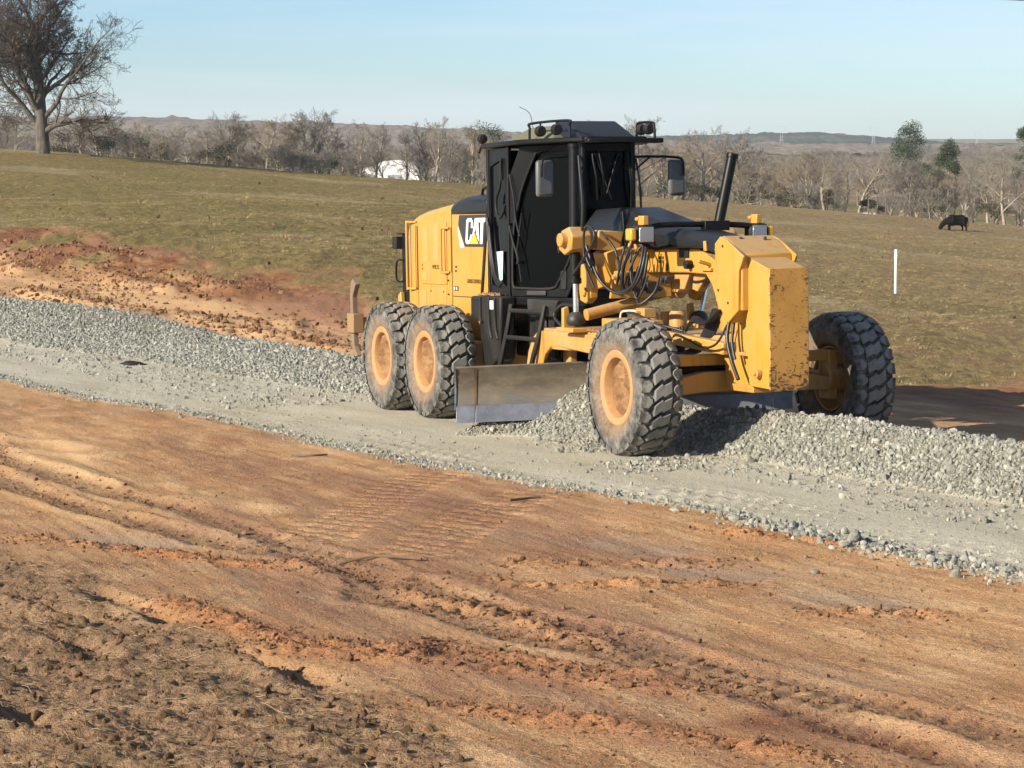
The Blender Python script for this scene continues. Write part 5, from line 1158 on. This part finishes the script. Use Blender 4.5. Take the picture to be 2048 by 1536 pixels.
class Skel:
    def __init__(self, seed): self.r = random.Random(seed); self.thick = []; self.thin = []
    def grow(self, p, d, L, r, lev, maxlev, cfg):
        R = self.r; ns = cfg['segs'][lev]; pts = [p.copy()]; rad_ = [r]; tip = r * cfg['taper'][lev]
        for i in range(ns):
            wob = Vector((R.gauss(0, 1), R.gauss(0, 1), R.gauss(0, .8))) * cfg['wob'][lev]
            d = (d + wob + Vector((0, 0, cfg['up'][lev]))).normalized()
            p = p + d * (L / ns); pts.append(p.copy()); rad_.append(r + (tip - r) * (i + 1) / ns)
        (self.thick if lev <= cfg['thick'] else self.thin).append((pts, rad_, lev))
        if lev >= maxlev: return
        nk = cfg['kids'][lev]; nk = nk + R.randint(-1, 1) if nk > 3 else nk
        for i in range(nk):
            t = cfg['from'][lev] + (1 - cfg['from'][lev]) * (i + R.random()) / nk
            k_ = min(int(t * ns), ns - 1); f = t * ns - k_
            q = pts[k_].lerp(pts[k_ + 1], f); dd = (pts[k_ + 1] - pts[k_]).normalized()
            ax = dd.orthogonal().normalized(); ax.rotate(Matrix.Rotation(R.uniform(0, 2 * pi) if lev else i * 2.4 + R.uniform(-.5, .5), 3, dd))
            nd = dd.copy(); nd.rotate(Matrix.Rotation(cfg['ang'][lev] * R.uniform(.7, 1.3), 3, ax))
            ln = L * cfg['len'][lev] * R.uniform(.7, 1.25) * (1.15 - .5 * t if lev else (1.25 - .75 * t))
            rr = max(rad_[k_] * cfg['rr'][lev] * R.uniform(.8, 1.1), cfg['rmin'])
            self.grow(q, nd, ln, rr, lev + 1, maxlev, cfg)
def skel_mesh(name, items, sides):
    m = MB()
    for pts, rd, lev in items: m.tube(pts, rd, sides.get(lev, 3), caps=False)
    me = bpy.data.meshes.new(name); me.from_pydata(m.v, [], m.f); me.update(); me.shade_smooth(); return me
def tree_meshes(seed, H, kind):
    S_ = Skel(seed)
    base = dict(segs=[7, 5, 4, 3, 2], taper=[.30, .25, .3, .4, .6], wob=[.10, .16, .2, .25, .3], up=[.05, .10, .07, .05, .03], thick=1, kids=[12, 7, 6, 5], **{'from': [.25, .25, .2, .15]}, ang=[.95, .75, .75, .7], len=[.55, .50, .50, .55], rr=[.50, .5, .5, .6], rmin=.015)
    if kind == 'tall': base.update(ang=[.55, .6, .7, .7], up=[.04, .16, .1, .06, .04], len=[.48, .48, .5, .55])
    if kind == 'multi': base.update(wob=[.16, .2, .22, .25, .3], ang=[.75, .75, .75, .7], kids=[13, 7, 6, 5], **{'from': [.08, .2, .2, .15]})
    if kind == 'low': base.update(ang=[1.1, .8, .8, .7], **{'from': [.06, .15, .2, .15]}, kids=[15, 6, 6, 5], len=[.7, .5, .5, .55])
    S_.grow(Vector((0, 0, -.3)), Vector((S_.r.uniform(-.12, .12), S_.r.uniform(-.1, .1), 1)).normalized(), H * .80, H * .021 + .03, 0, 4, base)
    return skel_mesh('trunk', S_.thick, {0: 7, 1: 5}), skel_mesh('crown', S_.thin, {2: 4, 3: 3, 4: 3})
PROTO = []
for i, (H_, kd) in enumerate(((10, 'round'), (11, 'round'), (12, 'tall'), (11, 'tall'), (9, 'multi'), (10, 'multi'), (6, 'low'), (7, 'low'), (9, 'round'), (12, 'tall'))):
    PROTO.append((H_, kd) + tree_meshes(100 + i, H_, kd))
def put_tree(i, x, y, s, label, group, name='bare_tree', sink=0):
    H_, kd, tm, cm = PROTO[i]
    t = empty(name, (x, y, gz(x, y) - sink), random.uniform(0, 6.28)); t.scale = (s * random.uniform(.9, 1.15),) * 2 + (s,)
    tag(t, label, 'tree', group)
    obj('trunk', tm, 'bark', t); obj('crown', cm, 'twigs', t); return t
def at(px, Yd): return (px - 1024) / 4724.5 * Yd
rt = random.Random(11)
def row(px0, px1, step, y0, y1, s0, s1, kinds, label, group, skip=()):
    px = px0
    while px < px1:
        if not any(a < px < b for a, b in skip):
            Yd = rt.uniform(y0, y1); put_tree(rt.choice(kinds), at(px, Yd), Yd, rt.uniform(s0, s1), label, group)
        px += step * rt.uniform(.6, 1.4)
ORD = 'first second third fourth fifth sixth seventh eighth ninth tenth eleventh twelfth thirteenth fourteenth fifteenth sixteenth seventeenth eighteenth nineteenth twentieth'.split()
def number_row(group, text):
    ts = sorted((o for o in COL.objects if o.get('group') == group and o.parent is None), key=lambda o: o.location.x / o.location.y)
    for i, o in enumerate(ts):
        n_ = len(ts); o['label'] = '%s %s, counted from the %s' % (ORD[i] if i <= n_ // 2 else ORD[n_ - 1 - i], text, 'left' if i <= n_ // 2 else 'right')
row(-60, 700, 30, 238, 262, .50, .80, [0, 1, 4, 5, 6, 8], 'bare winter tree at the pasture edge left of the grader', 'near trees left of the grader')
row(-60, 1010, 26, 268, 320, .80, 1.02, [0, 1, 2, 3, 4, 5, 9], 'bare winter tree in the thicket behind the left pasture crest', 'thicket trees left of the grader', skip=((715, 850),))
row(690, 1010, 24, 238, 262, .58, .82, [2, 3, 4, 5, 9, 0], 'slender bare tree clustered around the white shed', 'trees around the white shed', skip=((738, 835),))
for px_, i_ in ((750, 2), (772, 4), (812, 3), (842, 5)): put_tree(i_, at(px_, 252), 252, .62, 'slender bare tree clustered around the white shed', 'trees around the white shed')
row(1225, 1490, 30, 236, 262, .72, .95, [4, 5, 0, 1, 6, 8], 'bare tree at the pasture edge just right of the cab', 'trees right of the cab')
row(1480, 2110, 30, 232, 258, .56, .86, [0, 1, 4, 5, 8, 6], 'bare tree along the lower right pasture edge', 'trees along the right pasture edge')
row(1225, 2110, 40, 300, 380, .72, .98, [0, 1, 2, 3, 4, 9], 'bare tree in the dip beyond the right pasture edge', 'trees in the dip at right', skip=((1620, 1700),))
row(-60, 2110, 36, 420, 640, .75, 1.05, [0, 1, 2, 3, 5, 9], 'small distant bare tree on the valley floor', 'distant valley trees')
for px in np.arange(-40, 2100, 26):
    if 990 < px < 1235 or 720 < px < 850 or rt.random() < .25: continue
    Yd = rt.uniform(230, 250); put_tree(rt.choice([6, 7]), at(px, Yd), Yd, rt.uniform(.28, .55), 'low leafless shrub in the hedge line under the bare trees', 'hedge shrubs', 'bare_shrub')

number_row('near trees left of the grader', 'bare tree of the row at the left pasture edge')
number_row('trees around the white shed', 'bare tree of the slender cluster at the white shed')
number_row('trees in the dip at right', 'bare tree of the sparse group beyond the right pasture edge')
number_row('thicket trees left of the grader', 'bare tree of the thicket behind the left pasture crest')
number_row('trees right of the cab', 'bare tree of the row right of the cab')
number_row('trees along the right pasture edge', 'bare tree of the row along the lower right pasture edge')
# the big oak on the left crest
oak = empty('oak_tree', (at(90, 213), 213, gz(at(90, 213), 213))); tag(oak, 'huge spreading leafless oak alone on the left crest', 'tree')
S_ = Skel(21)
cfg = dict(segs=[8, 8, 5, 4, 3, 2], taper=[.50, .20, .25, .3, .4, .6], wob=[.10, .19, .22, .24, .26, .3], up=[.02, .055, .05, .03, .02, .0], thick=2, kids=[26, 8, 7, 5, 3], **{'from': [.17, .20, .15, .1, .1]}, ang=[.98, .78, .75, .7, .7], len=[.68, .50, .54, .60, .62], rr=[.46, .45, .5, .55, .6], rmin=.0135)
S_.grow(Vector((0, 0, -.5)), Vector((-.10, 0, 1)).normalized(), 10.2, .56, 0, 5, cfg)
oak.scale = (1.18, 1.1, 1.22)
obj('trunk', skel_mesh('trunk', S_.thick, {0: 10, 1: 7, 2: 5}), 'oak_bark', oak)
obj('crown', skel_mesh('crown', S_.thin, {3: 3, 4: 3, 5: 3}), 'oak_twigs', oak)
def leaf_cloud(name, blobs, n, size, mat, parent, seed):
    rg = np.random.default_rng(seed); w_ = np.array([b[3] ** 3 for b in blobs]); ch = rg.choice(len(blobs), n, p=w_ / w_.sum())
    B = np.array([b[:4] for b in blobs])[ch]; d = rg.normal(size=(n, 3)); d /= np.linalg.norm(d, axis=1)[:, None]
    P = B[:, :3] + d * (B[:, 3] * rg.random(n) ** .45)[:, None] * np.array([1, 1, .7]); a = rg.normal(size=(n, 3)); b = rg.normal(size=(n, 3)); s = size * rg.uniform(.5, 1.4, n)[:, None]
    a = a / np.linalg.norm(a, axis=1)[:, None] * s; b = b / np.linalg.norm(b, axis=1)[:, None] * s * .55
    co = np.stack([P - a, P + b, P + a, P - b], 1).reshape(-1, 3); F = np.arange(4 * n).reshape(-1, 4)
    me = bpy.data.meshes.new(name); me.from_pydata(co.tolist(), [], F.tolist()); return obj(name, me, mat, parent)
tips = [it[0][-1] for it in S_.thin if it[2] == 4]; rg = random.Random(5); rg.shuffle(tips)
leaf_cloud('dead_leaves', [(p.x, p.y, p.z, .55) for p in tips[:16] if p.z < 9.5], 420, .11, 'dead_leaves', oak, 4)

# pines and evergreen shrubs
def pine(px, Yd, H_, w_, label, seed, base_frac=.55, group=None):
    x = at(px, Yd); t = empty('pine_tree', (x, Yd, gz(x, Yd))); tag(t, label, 'tree', group); rg = random.Random(seed)
    tr = MB().tube([(0, 0, -.3), (.1, 0, H_ * .5), (.0, .1, H_ * .96)], [.2, .14, .04], 7); bl = []
    for i in range(30):
        f = base_frac + (1 - base_frac) * (i + rg.random()) / 30; a = rg.uniform(0, 6.28); ext = w_ * .5 * (1.15 - (f - base_frac) / (1 - base_frac)) ** .6 * rg.uniform(.35, .85)
        q = (cos(a) * ext, sin(a) * ext, H_ * f); tr.tube([(0.05, 0, H_ * f - .5), q], [.05, .02], 4); bl.append(q + (w_ * rg.uniform(.13, .26),))
    tr.build('trunk', 'bark', t); leaf_cloud('crown', bl, 9500, .105, 'pine_needles', t, seed)
pine(1815, 330, 14.6, 6.4, 'dark green pine rising above the bare trees at right', 1)
pine(1893, 345, 12.6, 4.6, 'smaller ragged dark pine right of the taller pine', 2)
pine(2046, 320, 14.4, 4.2, 'dark pine cut off by the right picture edge', 3)
pine(975, 300, 12.6, 8.0, 'dense dark evergreen just left of the cab roof', 4, .3)
pine(470, 310, 13.0, 4.5, 'dark evergreen hidden among bare trees left of the shed', 5, .3)
def shrub(px, Yd, w_, h_, label, seed, group):
    x = at(px, Yd); t = empty('evergreen_shrub', (x, Yd, gz(x, Yd))); tag(t, label, 'shrub', group); rg = random.Random(seed)
    st = MB()
    bl = []
    for i in range(7):
        q = (rg.uniform(-.4, .4) * w_, rg.uniform(-.3, .3) * w_, rg.uniform(.25, .8) * h_); st.tube([(0, 0, -.2), (q[0] * .5, q[1] * .5, q[2] * .6), q], [.05, .035, .015], 4); bl.append(q + (rg.uniform(.22, .36) * min(w_, h_),))
    st.build('stem', 'bark', t); leaf_cloud('crown', bl, 1300, .10, 'evergreen_leaf', t, seed)
for j, (px, Yd, w_, h_) in enumerate(((1510, 234, 4.2, 2.8), (1585, 233, 4.5, 2.4), (1630, 236, 3.5, 2.2), (1745, 236, 3.0, 1.6), (1880, 238, 4, 2.6), (1985, 236, 3.5, 2.8), (1345, 240, 4, 3), (300, 238, 4, 2.5), (435, 240, 4, 3), (560, 240, 4, 3.2), (640, 240, 3.5, 2.6), (140, 240, 3.5, 3), (215, 243, 3, 3), (1420, 238, 3.5, 2.4))):
    shrub(px, Yd, w_, h_, 'dark evergreen bush at the foot of the bare tree line', 60 + j, 'evergreen bushes under the trees')

number_row('evergreen bushes under the trees', 'dark evergreen bush at the foot of the bare tree line')
# a wood far across the valley, too far to count
SRC = [bpy.data.objects.new('far_tree', PROTO[i][3]) for i in (0, 2, 4, 8)]
n = 1600; Yr = RNG.uniform(700, 1600, n); Xr = RNG.uniform(-1, 1, n) * .25 * Yr; s = RNG.uniform(.5, .85, n)
kk = fbm(Xr / 120, Yr / 200, 3) > .0; Xr, Yr, s = Xr[kk], Yr[kk], s[kk]; n = len(Xr)
o = instancer('far_woodland', np.stack([Xr, Yr, ground_height(Xr, Yr)], 1), np.stack([np.zeros(n), np.zeros(n), RNG.uniform(0, 6.28, n)], 1), np.stack([s * 1.3, s * 1.3, s], 1), RNG.integers(0, 4, n), SRC)
tag(o, 'hazy brown woodland filling the far valley', None, None, 'stuff')
# ridges on the skyline, clothed in pine and bare wood
def ridge(name, Yd, depth, prof, seed, mat, label, rough=1.0):
    px = np.linspace(-1000, 3050, 1200); dv = np.linspace(0, 1, 26)
    X = np.repeat(((px - 1024) / 4724.5 * Yd)[None], 26, 0); Y = Yd + dv[:, None] * depth + 0 * X
    top = CAMZ + (275 - np.interp(px, [p[0] for p in prof], [p[1] for p in prof])) / 4724.5 * (Yd + depth * .6)
    shape = sstep(0, .62, dv)[:, None] * sstep(1.25, .7, dv)[:, None]
    Z = -9 + (top[None] + 9) * shape + rough * (2.2 * fbm(X / 26, Y / 26 + seed, 3) + 2.0 * np.abs(perlin(X / 9, Y / 9 + seed)))
    return tag(obj(name, grid_mesh(name, X, Y, Z), mat), label, None, None, 'structure')
k = material('wooded_ridge'); pos = k.n('ShaderNodeNewGeometry').outputs['Position']
k.base(k.mix(k.ramp(k.noise(pos, .006, 5, .65), .54, .66), k.mix(k.ramp(k.noise(pos, .12, 4, .7), .4, .6), (.022, .036, .024), (.05, .064, .040)), k.mix(k.ramp(k.noise(pos, .12, 4, .7), .4, .6), (.10, .082, .062), (.17, .14, .11)))); k.set(Roughness=1); k.b.inputs['Specular IOR Level'].default_value = 0
k = material('bare_ridge'); pos = k.n('ShaderNodeNewGeometry').outputs['Position']
k.base(k.mix(k.ramp(k.noise(pos, .012, 5, .65), .60, .66), k.mix(k.ramp(k.noise(pos, .14, 4, .7), .4, .6), (.17, .14, .108), (.27, .22, .17)), (.035, .045, .024))); k.set(Roughness=1); k.b.inputs['Specular IOR Level'].default_value = 0
ridge('hills', 3000, 700, [(-350, 282), (1150, 280), (1300, 274), (1480, 271), (1600, 267), (1720, 266), (1800, 271), (1900, 278), (2048, 288), (2400, 290)], 3, 'wooded_ridge', 'blue wooded ridge on the right skyline')
ridge('hills', 1700, 500, [(-1000, 244), (-350, 238), (150, 236), (300, 240), (420, 246), (520, 244), (640, 249), (800, 256), (1000, 264), (1200, 274), (1400, 284), (1700, 290), (2400, 292)], 9, 'bare_ridge', 'brown wooded ridge on the left skyline')

# ------------------------------------------------------------------ small things in the distance
simple('white_sheet', (.80, .80, .79), .5, 0, .05, .5); simple('white_pvc', (.80, .80, .77), .35, 0, .05, 3); simple('pylon_steel', (.42, .43, .44), .5, .3, .05, 3); simple('weathered_wood', (.13, .105, .08), .9, 0, .2, 5)
simple('grey_sheet', (.36, .37, .38), .6, 0, .1, 1); simple('cow_hide', (.0055, .0045, .004), .7, 0, .4, 3, spec=.12); simple('black_rag', (.010, .010, .010), .75, 0, .3, 12, .5, 25); simple('dry_stick', (.14, .09, .055), .9, 0, .2, 20)
Yd = 300; sh = empty('shed', (at(790, Yd), Yd, gz(at(790, Yd), Yd))); zs = CAMZ - (352 - 275) / 4724.5 * Yd; sh.location.z = zs - 2.0
tag(sh, 'white arched-roof shed half hidden behind bare trees', 'shed')
arch = [(-3.1 + 6.2 * i / 12, 2.35 + 1.65 * math.sqrt(max(0, 1 - ((i - 6) / 6.4) ** 2))) for i in range(13)]
MB().prism([(-3.1, 0)] + arch + [(3.1, 0)], (0, 7), lambda a, b, t: (a, t, b)).build('body', 'white_sheet', sh, .05)
MB().prism([(-5.1, 0), (-5.1, 2.7), (-3.15, 3.2), (-3.15, 0)], (.4, 6), lambda a, b, t: (a, t, b)).build('lean_to', 'white_sheet', sh, .03)
MB().bb(-.9, .9, -.06, -.01, .05, 2.2).build('door', 'grey_sheet', sh, .02)
Yd = 300; s2 = empty('small_shed', (at(876, Yd), Yd, CAMZ - (345 - 275) / 4724.5 * Yd)); tag(s2, 'small white hut right of the arched white shed', 'shed')
MB().bb(-.7, .7, 0, 1.6, -1.2, .5).build('wall', 'grey_sheet', s2, .02); MB().side([(-.85, .5), (0, .85), (.85, .5)], -.1, 1.7).build('roof', 'white_sheet', s2, .01)
Yd = 290; s3 = empty('water_trough', (at(1735, Yd), Yd, CAMZ - (432 - 275) / 4724.5 * Yd)); tag(s3, 'low white trough among the trees at right', 'trough')
MB().bb(-1.0, 1.0, -.4, .4, -.6, .45).build('tub', 'white_sheet', s3, .05); MB().bb(-1.08, 1.08, -.48, .48, .46, .54).build('rim', 'grey_sheet', s3, .02)
for px, Yd, h_ in ((1770, 232, 1.9), (1735, 231, 1.6), (1653, 231, 1.5), (2030, 236, 1.7)):
    x = at(px, Yd); p = MB().tube([(0, 0, -.3), (.02, 0, h_ * .5), (0, 0, h_)], [.07, .065, .055], 7).build('fence_post', 'weathered_wood', None); p.location = (x, Yd, gz(x, Yd))
    tag(p, 'thin weathered fence post under the right tree line', 'fence post', 'fence posts at the right')
# white marker pole
Yd = 79.; x = at(1792, Yd); pole = empty('marker_pole', (x, Yd, gz(x, Yd))); tag(pole, 'white plastic pipe standing upright in the pasture', 'pole')
MB().cyl((0, 0, -.2), (0, 0, 1.24), .048, 14).build('pipe', 'white_pvc', pole, smooth=40)
MB().lathe([(.048, 1.16), (.066, 1.18), (.066, 1.30), (.048, 1.33), (.046, 1.42), (.062, 1.43), (.062, 1.47), (.03, 1.485), (0, 1.485)], 14, (0, 0, 0), 'z').build('coupling', 'white_pvc', pole, smooth=40)
# lattice pylons along the far ridge
def pylon(px, Yd, zt, zb, label):
    x = at(px, Yd); z1 = CAMZ + (275 - zt) / 4724.5 * Yd; z0 = CAMZ + (275 - zb) / 4724.5 * Yd; H_ = z1 - z0; m = MB(); w_ = .55
    for sx in (-1, 1):
        for sy in (-1, 1): m.tube([(sx * H_ * .11, sy * H_ * .11, -8), (sx * H_ * .035, sy * H_ * .035, H_ * .62)], .16, 4)
    t = empty('pylon', (x, Yd, z0)); tag(t, label, 'pylon', 'pylons on the skyline'); m.build('leg', 'pylon_steel', t)
    a = MB()
    for sx in (-1, 1):
        a.tube([(sx * H_ * .03, 0, H_ * .60), (sx * H_ * .17, 0, H_)], .15, 4); a.tube([(sx * H_ * .17, 0, H_), (sx * H_ * .06, 0, H_ * .80)], .12, 4)
    a.tube([(-H_ * .2, 0, H_ * .97), (H_ * .2, 0, H_ * .97)], .15, 4); a.build('cross_arm', 'pylon_steel', t)
    b = MB()
    for i in range(5):
        f0, f1 = i / 5 * .6, (i + 1) / 5 * .6; wv = lambda f: H_ * (.11 - .075 * f / .62)
        b.tube([(-wv(f0), 0, f0 * H_), (wv(f1), 0, f1 * H_)], .09, 3); b.tube([(wv(f0), 0, f0 * H_), (-wv(f1), 0, f1 * H_)], .09, 3)
    b.build('bracing', 'pylon_steel', t)
for px, zt, lab in ((1292, 256, 'faint pylon just right of the cab roof on the skyline'), (1428, 252, 'faint pylon above the mirror on the skyline'), (1560, 252, 'pale pylon right of the black lift cylinder on the skyline'), (1743, 254, 'pale pylon in the middle of the right skyline'), (1949, 264, 'pale pylon above the cow on the skyline')):
    pylon(px, 2400, zt, 300, lab)
# overhead wire
wv = MB(); pts = [(at(1600, 60), 60, 9.1), (at(1875, 60), 60, CAMZ + (275 + 2) / 4724.5 * 60), (at(2048, 60), 60, CAMZ + (275 - 6) / 4724.5 * 60), (at(2700, 60), 60, CAMZ + (275 - 20) / 4724.5 * 60)]
pts[0] = (at(1600, 60), 60, CAMZ + (275 + 10) / 4724.5 * 60)
tag(wv.tube(pts, .010, 5).build('overhead_wire', 'rubber_hose'), 'dark overhead wire crossing the top right corner of the sky', 'wire')

# the grazing cow: one continuous skin grown round a skeleton
def cow():
    Yd = 205.7; x = at(1912, Yd)
    V = [((0, 0, .98), .42), ((-.45, 0, 1.0), .43), ((.45, 0, 1.0), .42), ((.80, 0, 1.08), .33), ((-.80, 0, 1.0), .38), ((-1.08, 0, .92), .21), ((-1.32, 0, .66), .19), ((-1.46, 0, .50), .18), ((-1.56, 0, .28), .125), ((-1.62, 0, .13), .095)]
    E_ = [(0, 1), (0, 2), (2, 3), (1, 4), (4, 5), (5, 6), (6, 7), (7, 8), (8, 9)]
    def add(p, r, par): V.append((p, r)); E_.append((par, len(V) - 1)); return len(V) - 1
    for sy, dx in ((-1, -.06), (1, .12)):
        a = add((-.72 + dx * .3, sy * .17, .68), .13, 4); a = add((-.74 + dx, sy * .17, .40), .070, a); a = add((-.73 + dx, sy * .17, .10), .055, a); add((-.78 + dx, sy * .17, .03), .06, a)
    for sy, dx in ((-1, .10), (1, -.12)):
        a = add((.68 + dx * .3, sy * .18, .74), .17, 3); a = add((.62 + dx, sy * .18, .52), .095, a); a = add((.76 + dx, sy * .18, .36), .060, a); a = add((.74 + dx, sy * .18, .10), .052, a); add((.69 + dx, sy * .18, .03), .058, a)
    a = add((.98, 0, 1.22), .06, 3); a = add((1.08, 0, .95), .028, a); a = add((1.08, 0, .55), .024, a); add((1.07, 0, .38), .045, a)
    for sy in (-1, 1):
        a = add((-1.40, sy * .16, .62), .045, 6); add((-1.44, sy * .26, .60), .03, a)
    me = bpy.data.meshes.new('cow'); me.from_pydata([v[0] for v in V], E_, []); o = obj('cow', me, 'cow_hide')
    md = o.modifiers.new('skin', 'SKIN'); sv = me.skin_vertices[0].data
    for i, (p, r) in enumerate(V): sv[i].radius = (r * (1.26 if i < 5 else 1.25 if i < 8 else 1.55), r * (1.22 if i < 5 else 1.2 if i < 8 else 1.55)); sv[i].use_root = (i == 0)
    md.use_smooth_shade = True; s = o.modifiers.new('sub', 'SUBSURF'); s.levels = 1; s.render_levels = 2
    o.location = (x, Yd, gz(x, Yd)); o.rotation_euler = (0, 0, .12); o.scale = (.94, 1.1, .92); return tag(o, 'black cow grazing with its head down on the right slope', 'cow')
cow()
# black rag on the road
rg_ = np.random.default_rng(12); bm = bmesh.new(); bmesh.ops.create_icosphere(bm, subdivisions=3, radius=1)
for v_ in bm.verts:
    f = 1 + .35 * float(perlin(np.array([v_.co.x * 2.3 + 5]), np.array([v_.co.y * 2.3 + v_.co.z * 3]))[0]); taper = 1 - .45 * max(0, v_.co.x) ** 2
    v_.co = Vector((v_.co.x * .235 * f, v_.co.y * .13 * f * taper, max(v_.co.z, -.1) * .075 * f * taper))
me = bpy.data.meshes.new('rag'); bm.to_mesh(me); bm.free(); me.shade_smooth(); rag = obj('rag', me, 'black_rag'); rag.location = (-6.47, 40.11, gz(-6.47, 40.11)); rag.rotation_euler = (0, 0, .05)
tag(rag, 'crumpled black rag lying on the gravel road at left', 'rag')
# single stones lying off the road edge
def lone(px_pts):
    for i, (x, y, r) in enumerate(px_pts):
        me = rock_mesh(300 + i, 2); o = obj('stone', me, 'gravel_stone'); o.scale = (r * 1.15, r, r * .95); o.location = (x, y, gz(x, y) + r * .3); o.rotation_euler = (random.uniform(-.3, .3), random.uniform(-.3, .3), random.uniform(0, 6))
        tag(o, 'pale grey stone loose on the clay beside the road edge', 'stone', 'loose stones at the road edge')
LONE = []
rs_ = random.Random(8)
for i in range(24):
    u_ = rs_.uniform(5.6, 9.6); v_ = float(edge_near(np.array([u_]))[0]) + rs_.gauss(-.02, .09); x_, y_ = from_uv(u_, v_); LONE.append((x_, y_, rs_.uniform(.018, .042)))
for u_, dv, r_ in ((3.6, -.22, .03), (4.3, -.2, .045), (5.1, -.25, .025), (5.0, -.05, .06), (6.2, .02, .055), (6.9, -.55, .028), (7.6, -.9, .035), (2.1, -.15, .04), (6.55, .05, .075)):
    x_, y_ = from_uv(u_, float(edge_near(np.array([u_]))[0]) + dv); LONE.append((x_, y_, r_))
lone(LONE)
# dead sticks
for i, pl in enumerate(([(-2.22, 23.6), (-2.02, 23.45), (-1.86, 23.55)], [(-1.20, 16.15), (-.95, 16.2), (-.62, 16.0)], [(-.02, 19.35), (.13, 19.5), (.24, 19.55)])):
    st = MB().tube(smooth_path([(x, y, gz(x, y) + .02) for x, y in pl], 4), .011, 6).build('stick', 'dry_stick', None, smooth=50)
    tag(st, ('dead twig on the clay left of the blade', 'dark stick across the wheel ruts in the left foreground', 'short stick on the clay below the front wheel')[i], 'stick')
# ------------------------------------------------------------------ the air over the valley
hz = MB().bb(-2600, 2600, -60, 4300, -32, 48).build('haze', None)
hm = bpy.data.materials.new('haze'); hm.use_nodes = True; ht = hm.node_tree; ht.nodes.remove(ht.nodes['Principled BSDF'])
pv = ht.nodes.new('ShaderNodeVolumePrincipled'); pv.inputs['Color'].default_value = (.80, .90, 1, 1); pv.inputs['Density'].default_value = .00009; pv.inputs['Anisotropy'].default_value = .0
ht.links.new(pv.outputs[0], ht.nodes['Material Output'].inputs['Volume']); hz.data.materials.append(hm)
tag(hz, 'pale blue haze over the valley', None, None, 'stuff')
